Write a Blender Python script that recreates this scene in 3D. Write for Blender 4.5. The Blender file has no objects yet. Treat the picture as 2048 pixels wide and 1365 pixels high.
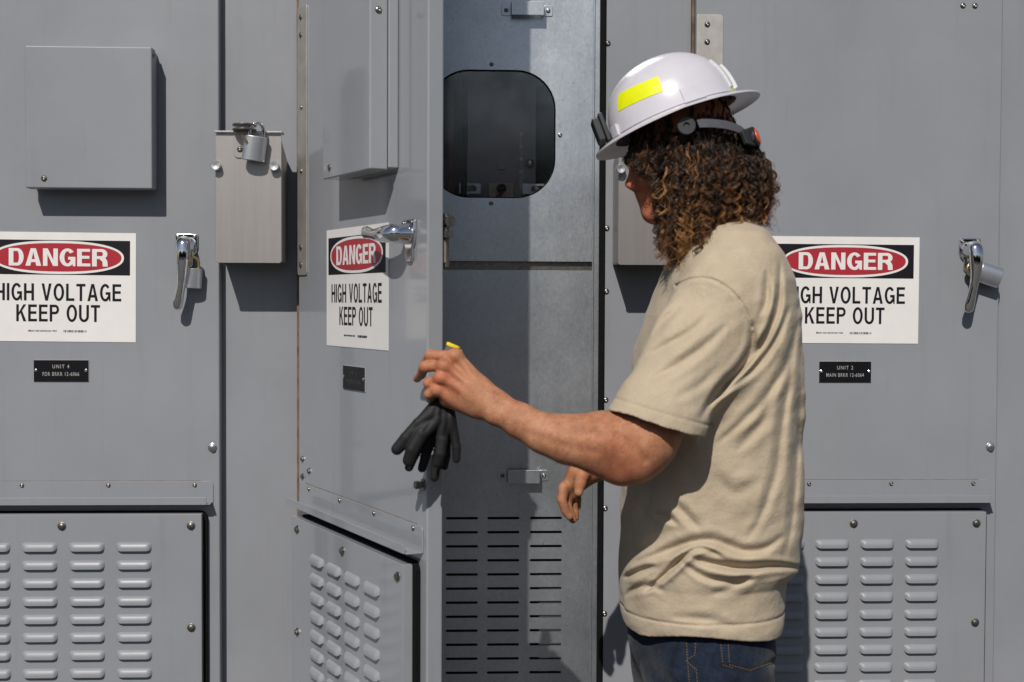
import bpy, math, random
import numpy as np
from mathutils import Vector, Matrix, Euler
R = math.radians
random.seed(7); rng = np.random.default_rng(7)
SC = bpy.context.scene
COL = SC.collection

# ------------------------------------------------------------------ camera, sky, sun, exposure
YAW, PITCH, ROLL, FPX = R(2.521), R(-1.652), R(0.2256), 2699.0
CAMP = Vector((-0.0732, -3.1836, 1.3794))
_F = Vector((math.sin(YAW)*math.cos(PITCH), math.cos(YAW)*math.cos(PITCH), math.sin(PITCH)))
_r = Vector((math.cos(YAW), -math.sin(YAW), 0)); _u = _r.cross(_F)
_R = _r*math.cos(ROLL) + _u*math.sin(ROLL); _U = _u*math.cos(ROLL) - _r*math.sin(ROLL)
cam = bpy.data.cameras.new('camera'); camo = bpy.data.objects.new('camera', cam); COL.objects.link(camo)
m3 = Matrix((_R, _U, -_F)).transposed()
camo.matrix_world = Matrix.Translation(CAMP) @ m3.to_4x4()
cam.sensor_width = 36; cam.lens = FPX/2048*36; cam.clip_end = 2000; cam.clip_start = .05
cam.dof.use_dof = True; cam.dof.focus_distance = 3.12; cam.dof.aperture_fstop = 5.0
SC.camera = camo

SUN_TRAVEL = Vector((.29, 1.0, -.93)).normalized()
w = bpy.data.worlds.new('World'); SC.world = w; w.use_nodes = True
nt = w.node_tree; nt.nodes.clear()
sky = nt.nodes.new('ShaderNodeTexSky'); sky.sky_type = 'NISHITA'; sky.sun_disc = False
sky.sun_elevation = math.asin(-SUN_TRAVEL.z); sky.sun_rotation = math.atan2(-SUN_TRAVEL.x, -SUN_TRAVEL.y)
bg = nt.nodes.new('ShaderNodeBackground'); bg.inputs[1].default_value = .052
wo = nt.nodes.new('ShaderNodeOutputWorld')
nt.links.new(sky.outputs[0], bg.inputs[0]); nt.links.new(bg.outputs[0], wo.inputs[0])
sun = bpy.data.lights.new('sun', 'SUN'); sun.energy = 3.5; sun.angle = R(.53); sun.color = (1, .955, .89)
suno = bpy.data.objects.new('sun', sun); COL.objects.link(suno)
suno.rotation_euler = SUN_TRAVEL.to_track_quat('-Z', 'Y').to_euler(); suno.location = (-3, -8, 9)
SC.view_settings.view_transform = 'Standard'; SC.view_settings.look = 'None'
SC.view_settings.exposure = 0.02; SC.view_settings.gamma = 1
SC.cycles.max_bounces = 8
SC.cycles.caustics_reflective = False; SC.cycles.caustics_refractive = False

def W(px, py, y):
    """point of the photograph (2048 wide) on the vertical plane at depth y"""
    d = _F + _R*((px-1024)/FPX) + _U*((682.5-py)/FPX)
    return CAMP + d*((y-CAMP.y)/d.y)
def pxs(y):      # metres per photo pixel at depth y
    return (y-CAMP.y)/FPX
def to_px(P):    # numpy (N,3) -> px,py
    v = P - np.array(CAMP); d = v @ np.array(_F)
    return 1024+FPX*(v @ np.array(_R))/d, 682.5-FPX*(v @ np.array(_U))/d

# ------------------------------------------------------------------ materials
def nodes(name):
    m = bpy.data.materials.new(name); m.use_nodes = True
    return m, m.node_tree, m.node_tree.nodes['Principled BSDF']
def ramp(t, fac, stops):
    n = t.nodes.new('ShaderNodeValToRGB'); e = n.color_ramp.elements
    while len(e) < len(stops): e.new(.5)
    for i, (p, c) in enumerate(stops):
        e[i].position = p; e[i].color = (*c, 1) if len(c) == 3 else c
    t.links.new(fac, n.inputs[0]); return n
def noise(t, scale, detail=3, rough=.5, vec=None, stretch=None):
    n = t.nodes.new('ShaderNodeTexNoise'); n.inputs['Scale'].default_value = scale
    n.inputs['Detail'].default_value = detail; n.inputs['Roughness'].default_value = rough
    g = t.nodes.new('ShaderNodeTexCoord'); src = g.outputs['Object']
    if stretch:
        mp = t.nodes.new('ShaderNodeMapping'); mp.inputs['Scale'].default_value = stretch
        t.links.new(src, mp.inputs[0]); src = mp.outputs[0]
    t.links.new(src, n.inputs['Vector']); return n
def bump(t, h, strength, dist, b, chain=None):
    n = t.nodes.new('ShaderNodeBump'); n.inputs['Strength'].default_value = strength
    n.inputs['Distance'].default_value = dist; t.links.new(h, n.inputs['Height'])
    if chain: t.links.new(chain.outputs[0], n.inputs['Normal'])
    t.links.new(n.outputs[0], b.inputs['Normal']); return n
def simple(name, col, rough=.5, metal=0., var=.12, scale=8, bumps=None, spec=None, stretch=None, coat=0):
    m, t, b = nodes(name)
    n = noise(t, scale, 5, .6, stretch=stretch)
    lo = tuple(c*(1-var) for c in col); hi = tuple(min(1, c*(1+var)) for c in col)
    r = ramp(t, n.outputs['Fac'], [(.3, lo), (.7, hi)])
    t.links.new(r.outputs[0], b.inputs['Base Color'])
    b.inputs['Roughness'].default_value = rough; b.inputs['Metallic'].default_value = metal
    if spec is not None: b.inputs['Specular IOR Level'].default_value = spec
    if coat: b.inputs['Coat Weight'].default_value = coat; b.inputs['Coat Roughness'].default_value = .12
    if bumps:
        nb = noise(t, bumps[0], 2, .5, stretch=bumps[3] if len(bumps) > 3 else None)
        bump(t, nb.outputs['Fac'], bumps[1], bumps[2], b)
    return m
def paint(name, col, rough, coat=0.):
    """powder coated steel: orange peel, faint dusty clouds, rare small scuffs"""
    m, t, b = nodes(name)
    n1 = noise(t, 2.2, 5, .62); n2 = noise(t, 55, 4, .6)
    r1 = ramp(t, n1.outputs['Fac'], [(.3, tuple(c*.94 for c in col)), (.7, tuple(c*1.06 for c in col))])
    r2 = ramp(t, n2.outputs['Fac'], [(.70, (1, 1, 1)), (.78, (.86, .85, .83))])
    mx = t.nodes.new('ShaderNodeMix'); mx.data_type = 'RGBA'; mx.blend_type = 'MULTIPLY'
    mx.inputs[0].default_value = .5
    t.links.new(r1.outputs[0], mx.inputs[6]); t.links.new(r2.outputs[0], mx.inputs[7])
    n4 = noise(t, 5, 6, .7, stretch=(7, 7, .35))
    r4 = ramp(t, n4.outputs['Fac'], [(.56, (1, 1, 1)), (.76, (.84, .82, .79))])
    mx2 = t.nodes.new('ShaderNodeMix'); mx2.data_type = 'RGBA'; mx2.blend_type = 'MULTIPLY'
    mx2.inputs[0].default_value = .6
    t.links.new(mx.outputs[2], mx2.inputs[6]); t.links.new(r4.outputs[0], mx2.inputs[7])
    t.links.new(mx2.outputs[2], b.inputs['Base Color'])
    rr = ramp(t, n1.outputs['Fac'], [(.3, (rough*.85,)*3), (.7, (rough*1.2,)*3)])
    t.links.new(rr.outputs[0], b.inputs['Roughness'])
    b.inputs['Coat Weight'].default_value = coat; b.inputs['Coat Roughness'].default_value = .06
    n3 = noise(t, 420, 2, .5); n5 = noise(t, 3, 2, .5)
    k = bump(t, n5.outputs['Fac'], .25, .004, b)
    bump(t, n3.outputs['Fac'], .12, .0006, b, k)
    return m
M = {}
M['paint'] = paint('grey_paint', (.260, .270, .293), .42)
M['paint_gloss_lit'] = paint('glossy_grey_paint_lit', (.310, .322, .345), .16, .7)  # same grey paint, base lightened to brighten the open door
M['steel'] = simple('stainless_steel', (.43, .402, .388), .42, .82, .05, 9, (500, .3, .0005, (1, 1, .04)), stretch=(9, 9, .35))
M['hinge_steel'] = simple('hinge_steel', (.50, .47, .435), .45, .6, .14, 22)
M['chrome'] = simple('chrome', (.82, .82, .83), .06, 1., .03, 20)
M['bolt'] = simple('bolt_steel', (.24, .225, .20), .36, .95, .3, 120)
M['bright_bolt'] = simple('bright_bolt_steel', (.85, .84, .82), .2, 1., .06, 60)
M['rust_line'] = simple('rusty_seam', (.15, .105, .07), .85, 0, .5, 30)
M['gasket'] = simple('black_rubber', (.005, .005, .0055), .8, 0, .3, 90, (260, .5, .001), spec=.15)
M['dark'] = simple('interior_shade', (.035, .036, .042), .7, 0, .2, 6)  # near-black colour in place of the dim cabinet interior
M['liner'] = simple('grey_liner', (.30, .30, .31), .7, 0, .2, 6)
M['ink'] = simple('black_ink', (.008, .007, .011), .5, 0, .15, 30, spec=.25)
M['red'] = simple('red_ink', (.40, .026, .040), .34, 0, .05, 12)
M['white'] = simple('white_vinyl', (.79, .765, .745), .38, 0, .035, 14)
M['plate_black'] = simple('black_plastic', (.006, .006, .008), .4, 0, .2, 40, spec=.25)
M['engrave'] = simple('engraved_grey', (.38, .37, .36), .6, 0, .15, 300)
M['engrave_faint'] = simple('engraved_dark', (.05, .05, .05), .6, 0, .15, 300)
M['brass'] = simple('brass', (.62, .49, .27), .3, 1., .1, 60)
M['alu'] = simple('brushed_aluminium', (.70, .70, .72), .36, .95, .08, 30, (700, .35, .0004, (.05, 1, 1)))
def helmet_mat():
    m = simple('white_helmet_plastic', (.63, .61, .655), .3, 0, .03, 9, coat=.25); t = m.node_tree; b = t.nodes['Principled BSDF']
    src = b.inputs['Base Color'].links[0].from_socket
    n = noise(t, 70, 4, .7, stretch=(1, 1, .12)); r = ramp(t, n.outputs['Fac'], [(.66, (1, 1, 1)), (.74, (.62, .60, .58))])
    n2 = noise(t, 18, 6, .7); r2 = ramp(t, n2.outputs['Fac'], [(.5, (1, 1, 1)), (.8, (.86, .84, .80))])
    for q in (r, r2):
        mx = t.nodes.new('ShaderNodeMix'); mx.data_type = 'RGBA'; mx.blend_type = 'MULTIPLY'; mx.inputs[0].default_value = .7
        t.links.new(src, mx.inputs[6]); t.links.new(q.outputs[0], mx.inputs[7]); src = mx.outputs[2]
    t.links.new(src, b.inputs['Base Color']); return m
M['helmet'] = helmet_mat()
M['neon'] = simple('yellow_reflective_tape', (.80, .84, .0), .42, 0, .04, 60)
M['lime'] = simple('pale_lime_sticker', (.55, .66, .18), .4, 0, .06, 60)
M['black_plastic'] = simple('matt_black_plastic', (.018, .019, .021), .42, 0, .2, 50)
M['grey_plastic'] = simple('grey_strap_plastic', (.095, .095, .108), .4, 0, .1, 50)
M['orange'] = simple('orange_button', (.80, .095, .01), .38, 0, .08, 60)
M['glove'] = simple('black_nitrile', (.013, .013, .0135), .6, 0, .15, 70, (900, .35, .0006), spec=.3)
M['knit'] = simple('grey_knit', (.13, .13, .15), .9, 0, .3, 400, (700, .8, .001))
M['yellow'] = simple('yellow_hem', (.80, .60, .01), .7, 0, .15, 300, (600, .8, .001))
M['thread'] = simple('tan_thread', (.20, .12, .05), .8, 0, .2, 300)
M['tan_board'] = simple('tan_board', (.62, .50, .36), .6, 0, .15, 40)
M['red_cable'] = simple('red_cable', (.20, .012, .016), .45, 0, .1, 40)
M['ruler'] = simple('pale_scale_squares', (.95, .85, .66), .5, 0, .05, 40)
M['leather'] = simple('brown_leather', (.09, .05, .028), .55, 0, .25, 40, (160, .4, .001))
M['sole'] = simple('black_sole', (.02, .02, .02), .8, 0, .2, 40)
M['clear'] = simple('frosted_clip', (.74, .75, .74), .12, 0, .03, 40, coat=.6)
M['beige'] = simple('beige_latch_block', (.26, .23, .17), .5, 0, .1, 60)

def galvanised():
    m, t, b = nodes('galvanised_steel')
    v = t.nodes.new('ShaderNodeTexVoronoi'); v.inputs['Scale'].default_value = 150
    g = t.nodes.new('ShaderNodeTexCoord'); t.links.new(g.outputs['Object'], v.inputs['Vector'])
    n = noise(t, 3.5, 5, .6); s = noise(t, 420, 4, .7, stretch=(1, 1, .35)); d = noise(t, 170, 3, .55, stretch=(1, 1, .4))
    r1 = ramp(t, n.outputs['Fac'], [(.3, (.52, .55, .59)), (.7, (.68, .715, .75))])
    r2 = ramp(t, v.outputs['Color'], [(0, (.88, .88, .88)), (1, (1, 1, 1))])
    r3 = ramp(t, d.outputs['Fac'], [(.27, (.45, .45, .48)), (.31, (1, 1, 1))])
    a = t.nodes.new('ShaderNodeMix'); a.data_type = 'RGBA'; a.blend_type = 'MULTIPLY'; a.inputs[0].default_value = 1
    t.links.new(r1.outputs[0], a.inputs[6]); t.links.new(r2.outputs[0], a.inputs[7])
    c = t.nodes.new('ShaderNodeMix'); c.data_type = 'RGBA'; c.blend_type = 'MULTIPLY'; c.inputs[0].default_value = .8
    t.links.new(a.outputs[2], c.inputs[6]); t.links.new(r3.outputs[0], c.inputs[7])
    t.links.new(c.outputs[2], b.inputs['Base Color'])
    b.inputs['Metallic'].default_value = .92
    q = noise(t, 7, 6, .7, stretch=(1, 1, .45)); sm = t.nodes.new('ShaderNodeMath'); sm.operation = 'MULTIPLY_ADD'; sm.inputs[1].default_value = .45
    t.links.new(s.outputs['Fac'], sm.inputs[0]); hq = t.nodes.new('ShaderNodeMath'); hq.operation = 'MULTIPLY'; hq.inputs[1].default_value = .55; t.links.new(q.outputs['Fac'], hq.inputs[0]); t.links.new(hq.outputs[0], sm.inputs[2])
    rr = ramp(t, sm.outputs[0], [(.36, (.30,)*3), (.64, (.42,)*3)]); t.links.new(rr.outputs[0], b.inputs['Roughness'])
    bump(t, s.outputs['Fac'], .06, .0006, b)
    return m
M['galv'] = galvanised()

def glass():
    m = bpy.data.materials.new('window_glass'); m.use_nodes = True; t = m.node_tree; t.nodes.clear()
    o = t.nodes.new('ShaderNodeOutputMaterial'); mx = t.nodes.new('ShaderNodeMixShader')
    tr = t.nodes.new('ShaderNodeBsdfTransparent'); tr.inputs[0].default_value = (.88, .87, .88, 1)
    gl = t.nodes.new('ShaderNodeBsdfGlossy'); gl.inputs['Roughness'].default_value = .11
    n = noise(t, 7, 6, .65); r = ramp(t, n.outputs['Fac'], [(.35, (.05,)*3), (.75, (.13,)*3)])
    t.links.new(r.outputs[0], mx.inputs[0])
    t.links.new(tr.outputs[0], mx.inputs[1]); t.links.new(gl.outputs[0], mx.inputs[2]); t.links.new(mx.outputs[0], o.inputs[0])
    return m
M['glass'] = glass()

def skin():
    m, t, b = nodes('tanned_skin')
    n = noise(t, 34, 7, .68); n2 = noise(t, 300, 5, .65); f = noise(t, 420, 3, .6)
    r1 = ramp(t, n.outputs['Fac'], [(.30, (.33, .135, .070)), (.5, (.43, .195, .105)), (.70, (.53, .265, .155))])
    r2 = ramp(t, f.outputs['Fac'], [(.34, (.80, .72, .68)), (.45, (1, 1, 1))])
    a = t.nodes.new('ShaderNodeMix'); a.data_type = 'RGBA'; a.blend_type = 'MULTIPLY'; a.inputs[0].default_value = .8
    t.links.new(r1.outputs[0], a.inputs[6]); t.links.new(r2.outputs[0], a.inputs[7])
    at = t.nodes.new('ShaderNodeAttribute'); at.attribute_name = 'flush'
    c = t.nodes.new('ShaderNodeMix'); c.data_type = 'RGBA'; c.blend_type = 'MULTIPLY'
    t.links.new(at.outputs['Fac'], c.inputs[0]); t.links.new(a.outputs[2], c.inputs[6]); c.inputs[7].default_value = (1.1, .80, .78, 1)
    t.links.new(c.outputs[2], b.inputs['Base Color'])
    b.inputs['Roughness'].default_value = .56; b.inputs['Specular IOR Level'].default_value = .3
    b.inputs['Subsurface Weight'].default_value = .06; b.inputs['Subsurface Radius'].default_value = (.008, .003, .0015)
    b.inputs['Subsurface Scale'].default_value = 1
    bump(t, n2.outputs['Fac'], .55, .0016, b)
    return m
M['skin'] = skin()

def cloth(name, lo, hi, weave, bstr, rough=.92, mott=14):
    m, t, b = nodes(name)
    n = noise(t, mott, 6, .65); wv = noise(t, weave, 2, .5, stretch=(1, 1, .45))
    r1 = ramp(t, n.outputs['Fac'], [(.3, lo), (.72, hi)])
    r2 = ramp(t, wv.outputs['Fac'], [(.3, (.84, .84, .84)), (.65, (1, 1, 1))])
    a = t.nodes.new('ShaderNodeMix'); a.data_type = 'RGBA'; a.blend_type = 'MULTIPLY'; a.inputs[0].default_value = 1
    t.links.new(r1.outputs[0], a.inputs[6]); t.links.new(r2.outputs[0], a.inputs[7])
    t.links.new(a.outputs[2], b.inputs['Base Color']); b.inputs['Roughness'].default_value = rough
    b.inputs['Specular IOR Level'].default_value = .15; b.inputs['Sheen Weight'].default_value = .12
    k = noise(t, 45, 4, .6); k1 = bump(t, k.outputs['Fac'], .45, .006, b)
    bump(t, wv.outputs['Fac'], bstr, .0012, b, k1)
    return m
M['shirt'] = cloth('khaki_cotton', (.485, .395, .282), (.56, .462, .338), 900, .35)
M['denim'] = cloth('dark_denim', (.006, .010, .021), (.021, .032, .056), 620, .7, .9, 60)

def hair_mat():
    m, t, b = nodes('curly_hair')
    at = t.nodes.new('ShaderNodeAttribute'); at.attribute_name = 'tone'
    r = ramp(t, at.outputs['Fac'], [(0, (.012, .007, .005)), (.35, (.055, .026, .012)), (.68, (.26, .108, .036)), (1, (.64, .33, .12))])
    t.links.new(r.outputs[0], b.inputs['Base Color'])
    b.inputs['Roughness'].default_value = .38; b.inputs['Specular IOR Level'].default_value = .55
    return m
M['hair'] = hair_mat()
M['arm_hair'] = simple('fine_arm_hair', (.22, .11, .05), .5, 0, .2, 50)

def ground_mat():
    m, t, b = nodes('dark_gravel')
    v = t.nodes.new('ShaderNodeTexVoronoi'); v.inputs['Scale'].default_value = 45
    g = t.nodes.new('ShaderNodeTexCoord'); t.links.new(g.outputs['Object'], v.inputs['Vector'])
    r = ramp(t, v.outputs['Color'], [(0, (.05, .05, .05)), (1, (.13, .125, .12))])
    t.links.new(r.outputs[0], b.inputs['Base Color']); b.inputs['Roughness'].default_value = .95
    bump(t, v.outputs['Distance'], .8, .02, b)
    return m
M['gravel'] = ground_mat()
M['concrete'] = simple('concrete', (.13, .125, .117), .9, 0, .15, 5, (60, .3, .004))

# ------------------------------------------------------------------ mesh helpers
class MB:
    def __init__(s): s.v = []; s.f = []
    def add(s, vs, fs):
        o = len(s.v); s.v += [tuple(v) for v in vs]; s.f += [tuple(i+o for i in f) for f in fs]; return s
    def box(s, x0, x1, y0, y1, z0, z1, rot=None):
        vs = [Vector((x, y, z)) for x in (x0, x1) for y in (y0, y1) for z in (z0, z1)]
        if rot is not None:
            c = Vector(((x0+x1)/2, (y0+y1)/2, (z0+z1)/2)); vs = [c + rot @ (v-c) for v in vs]
        return s.add(vs, [(0, 1, 3, 2), (4, 6, 7, 5), (0, 4, 5, 1), (2, 3, 7, 6), (0, 2, 6, 4), (1, 5, 7, 3)])
    def lathe(s, p, axis, prof, n=20, sx=1, sy=1, ref=None):
        """prof: list of (distance along axis, radius)"""
        p = Vector(p); a = Vector(axis).normalized()
        e = (Vector(ref) if ref else (Vector((0, 0, 1)) if abs(a.z) < .9 else Vector((1, 0, 0))))
        u = (e - a*e.dot(a)).normalized(); v = a.cross(u)
        vs = []; fs = []
        for (h, r) in prof:
            for k in range(n):
                t = 2*math.pi*k/n; vs.append(p + a*h + u*(r*sx*math.cos(t)) + v*(r*sy*math.sin(t)))
        for i in range(len(prof)-1):
            for k in range(n):
                k2 = (k+1) % n; fs.append((i*n+k, i*n+k2, (i+1)*n+k2, (i+1)*n+k))
        fs.append(tuple(reversed(range(n)))); fs.append(tuple((len(prof)-1)*n+k for k in range(n)))
        return s.add(vs, fs)
    def sweep(s, pts, rad, n=12, up=(0, 0, 1), cap=True, closed=False):
        """tube; rad: list of (a along side, b along normal)"""
        pts = [Vector(p) for p in pts]; vs = []; fs = []; N = len(pts)
        for i, p in enumerate(pts):
            if closed: t = pts[(i+1) % N]-pts[i-1]
            else: t = pts[min(i+1, N-1)]-pts[max(i-1, 0)]
            t.normalize(); sd = t.cross(Vector(up)); sd.normalize(); nn = sd.cross(t)
            a, b = rad[i] if isinstance(rad, list) else rad
            for k in range(n):
                q = 2*math.pi*k/n; vs.append(p + sd*(a*math.cos(q)) + nn*(b*math.sin(q)))
        for i in range(N if closed else N-1):
            j = (i+1) % N
            for k in range(n):
                k2 = (k+1) % n; fs.append((i*n+k, j*n+k, j*n+k2, i*n+k2))
        if cap and not closed:
            fs.append(tuple(range(n))); fs.append(tuple(reversed([(N-1)*n+k for k in range(n)])))
        return s.add(vs, fs)
    def prism(s, poly, y0, y1):
        """polygon in (x,z), extruded between y0 (front) and y1"""
        n = len(poly)
        vs = [(x, y0, z) for x, z in poly] + [(x, y1, z) for x, z in poly]
        fs = [tuple(range(n)), tuple(reversed(range(n, 2*n)))]
        for k in range(n):
            k2 = (k+1) % n; fs.append((k, n+k, n+k2, k2))
        return s.add(vs, fs)
def finish(me, mat, smooth):
    if mat: me.materials.append(M[mat] if isinstance(mat, str) else mat)
    if smooth is not None and len(me.polygons):
        me.polygons.foreach_set('use_smooth', [True]*len(me.polygons))
        if smooth < 179: me.set_sharp_from_angle(angle=R(smooth))
def link(name, me, parent=None, loc=None, rot=None):
    o = bpy.data.objects.new(name, me); COL.objects.link(o)
    if parent: o.parent = parent
    if loc is not None: o.location = loc
    if rot is not None: o.rotation_euler = rot
    return o
def obj(name, mb, mat, parent=None, bevel=0, smooth=35, loc=None, rot=None, segs=2, fixn=True):
    me = bpy.data.meshes.new(name); me.from_pydata(mb.v, [], mb.f); me.validate()
    if fixn:
        import bmesh
        bm = bmesh.new(); bm.from_mesh(me); bmesh.ops.recalc_face_normals(bm, faces=bm.faces); bm.to_mesh(me); bm.free()
    finish(me, mat, smooth); o = link(name, me, parent, loc, rot)
    if bevel:
        b = o.modifiers.new('bevel', 'BEVEL'); b.width = bevel; b.segments = segs; b.limit_method = 'ANGLE'; b.angle_limit = R(50)
        b.harden_normals = True
    return o
def thing(name, label, cat, loc=(0, 0, 0), rot=(0, 0, 0), group=None):
    o = link(name, None, None, loc, rot); o['label'] = label; o['category'] = cat
    o.empty_display_size = .05
    if group: o['group'] = group
    return o
def struct(name, mb, mat, **k):
    o = obj(name, mb, mat, **k); o['kind'] = 'structure'; return o
def curve_mesh(name, loops, half, mat, parent, loc=(0, 0, 0)):
    """filled outline with holes in the local x-z plane, facing -y"""
    cu = bpy.data.curves.new(name, 'CURVE'); cu.dimensions = '2D'; cu.fill_mode = 'BOTH'; cu.extrude = half
    for lp in loops:
        s = cu.splines.new('POLY'); s.points.add(len(lp)-1); s.use_cyclic_u = True
        for i, (x, y) in enumerate(lp): s.points[i].co = (x, y, 0, 1)
    return from_curve(name, cu, mat, parent, loc)
def from_curve(name, cu, mat, parent, loc):
    o = bpy.data.objects.new('tmp', cu); COL.objects.link(o)
    dg = bpy.context.evaluated_depsgraph_get(); me = bpy.data.meshes.new_from_object(o.evaluated_get(dg))
    bpy.data.objects.remove(o); bpy.data.curves.remove(cu)
    me.transform(Matrix.Rotation(R(90), 4, 'X')); me.name = name; me.materials.clear()
    finish(me, mat, None); return link(name, me, parent, loc)
def arc(cx, cy, rx, ry, a0, a1, n=14):
    return [(cx+rx*math.cos(R(a0+(a1-a0)*i/n)), cy+ry*math.sin(R(a0+(a1-a0)*i/n))) for i in range(n+1)]
def rrect(x0, x1, z0, z1, r, n=6):
    return arc(x1-r, z0+r, r, r, -90, 0, n)+arc(x1-r, z1-r, r, r, 0, 90, n)+arc(x0+r, z1-r, r, r, 90, 180, n)+arc(x0+r, z0+r, r, r, 180, 270, n)

# ------------------------------------------------------------------ ground and pad
struct('ground', MB().add([(-250, -250, 0), (250, -250, 0), (250, 250, 0), (-250, 250, 0)], [(0, 1, 2, 3)]), 'gravel')
struct('concrete_pad', MB().box(-6, 6, -.5, 2.0, .004, .104), 'concrete', bevel=.01)

# added tree row out of view behind the camera, placed to darken reflections
M['leaf'] = simple('dark_leaves', (.035, .055, .018), .7, 0, .5, 3)
hv = []; hf = []
for k in range(5200):
    x = rng.uniform(-45, 45); top = 4.4+1.1*math.sin(x*.23)+.9*math.sin(x*.71+1)
    c = np.array([x, -34+rng.uniform(-2.5, 2.5), rng.uniform(.1, 1)**.7*top]); a = rng.normal(0, .55, 3); b_ = rng.normal(0, .55, 3)
    o = len(hv); hv += [tuple(c+a), tuple(c+b_), tuple(c-a), tuple(c-b_)]; hf.append((o, o+1, o+2, o+3))
tr = obj('added_treeline', MB().add(hv, hf), 'leaf', smooth=None, fixn=False); tr['kind'] = 'stuff'

# ------------------------------------------------------------------ lettering
def glyph(c, w, s, v):
    """closed outlines of a capital, height 1, width w, stem s, bar v"""
    O = arc(w/2, .5, w/2, .515, 0, 360, 40)[:-1]; I = arc(w/2, .5, w/2-s, .515-v, 0, 360, 40)[:-1]
    rect = lambda a, b, c_, d: [(a, c_), (b, c_), (b, d), (a, d)]
    if c == 'O': return [O, I]
    if c == 'I': return [rect(0, s, 0, 1)]
    if c == 'L': return [[(0, 0), (w, 0), (w, v), (s, v), (s, 1), (0, 1)]]
    if c == 'T': return [[(w/2-s/2, 0), (w/2+s/2, 0), (w/2+s/2, 1-v), (w, 1-v), (w, 1), (0, 1), (0, 1-v), (w/2-s/2, 1-v)]]
    if c == 'H': return [[(0, 0), (s, 0), (s, .5-v/2), (w-s, .5-v/2), (w-s, 0), (w, 0), (w, 1), (w-s, 1), (w-s, .5+v/2), (s, .5+v/2), (s, 1), (0, 1)]]
    if c == 'E': return [[(0, 0), (w, 0), (w, v), (s, v), (s, .52-v/2), (w*.93, .52-v/2), (w*.93, .52+v/2), (s, .52+v/2), (s, 1-v), (w*.98, 1-v), (w*.98, 1), (0, 1)]]
    if c == 'N': return [[(0, 0), (s*.95, 0), (s*.95, .67), (w-s*1.02, 0), (w, 0), (w, 1), (w-s*.95, 1), (w-s*.95, .33), (s*1.02, 1), (0, 1)]]
    if c == 'V': return [[(w/2-s*.52, 0), (w/2+s*.52, 0), (w, 1), (w-s*1.05, 1), (w/2, .26), (s*1.05, 1), (0, 1)]]
    if c == 'A':
        k = (w/2-s*.55); a = s*1.04
        xl = lambda y: a+(w/2-a)*y/.80
        y0, y1 = .21, .21+v
        return [[(0, 0), (a, 0), (xl(y0), y0), (w-xl(y0), y0), (w-a, 0), (w, 0), (w/2+s*.55, 1), (w/2-s*.55, 1)],
                [(xl(y1), y1), (w-xl(y1), y1), (w/2, .80)]]
    if c == 'K': return [[(0, 0), (s, 0), (s, .34), (s*1.0+(w-s)*.22, .50), (w-s*1.15, 0), (w+s*.06, 0), (s+(w-s)*.44, .63), (w, 1), (w-s*1.12, 1), (s, .53), (s, 1), (0, 1)]]
    if c == 'U':
        r = w/2
        return [[(0, 1)]+arc(r, .34, r, .355, 180, 360, 20)+[(w, 1), (w-s, 1)]+arc(r, .34, r-s, .355-v, 360, 180, 20)+[(s, 1)]]
    if c == 'D':
        b = w*.40
        return [[(0, 0)]+arc(w-b-.02, .5, b+.02, .5, -90, 90, 22)+[(0, 1)], [(s, v)]+arc(w-b-.02, .5, b+.02-s, .5-v, -90, 90, 22)+[(s, 1-v)]]
    if c in 'PR':
        r = .285; cy = 1-r; b = min(r, w*.42)
        hole = [(s, 1-2*r+v)]+arc(w-b, cy, b-s*.95, r-v, -90, 90, 16)+[(s, 1-v)]
        if c == 'P': return [[(0, 0), (s, 0), (s, 1-2*r)]+arc(w-b, cy, b, r, -90, 90, 18)+[(0, 1)], hole]
        x = w*.62
        return [[(0, 0), (s, 0), (s, 1-2*r), (x-s*.45, 1-2*r), (w-s*1.05, .27), (w-s*.98, 0), (w+.02, 0), (w+.0, .30), (w-s*.35, .46)]
                + arc(w-b, cy, b, r, -55, 90, 16)+[(0, 1)], hole]
    if c == 'G':
        o = arc(w/2, .5, w/2, .515, 38, 300, 34); i = arc(w/2, .5, w/2-s, .515-v, 318, 40, 30)
        return [o+[(w-s*.60, .13), (w-s*.52, 0), (w, 0), (w, .535), (w*.54, .535), (w*.54, .535-v), (w-s, .535-v), (w-s*1.0, .30)]+i]
    return []
WID = dict(A=.74, D=.70, N=.70, G=.74, E=.62, R=.72, H=.70, I=0, V=.70, O=.74, L=.58, T=.64, K=.70, P=.66, U=.70)
def word_loops(txt, h, cx, z0, wscale, s, v, gap, space, total=None):
    x = 0; out = []
    for c in txt:
        if c == ' ': x += space; continue
        wd = s if c == 'I' else WID[c]*wscale
        for lp in glyph(c, wd, s, v): out.append([(px+x, py) for px, py in lp])
        x += wd+gap
    x -= gap; k = (total/h/x) if total else 1
    return [[(cx+(px-x/2)*h*k, z0+py*h) for px, py in lp] for lp in out]
def text_obj(name, txt, size, mat, parent, loc, sx=1, off=0., spacing=1.):
    cu = bpy.data.curves.new(name, 'FONT'); cu.body = txt; cu.size = size; cu.align_x = 'CENTER'; cu.align_y = 'CENTER'
    cu.extrude = .00012; cu.offset = off; cu.space_character = spacing
    o = from_curve(name, cu, mat, parent, loc); o.scale.x = sx; return o

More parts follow.
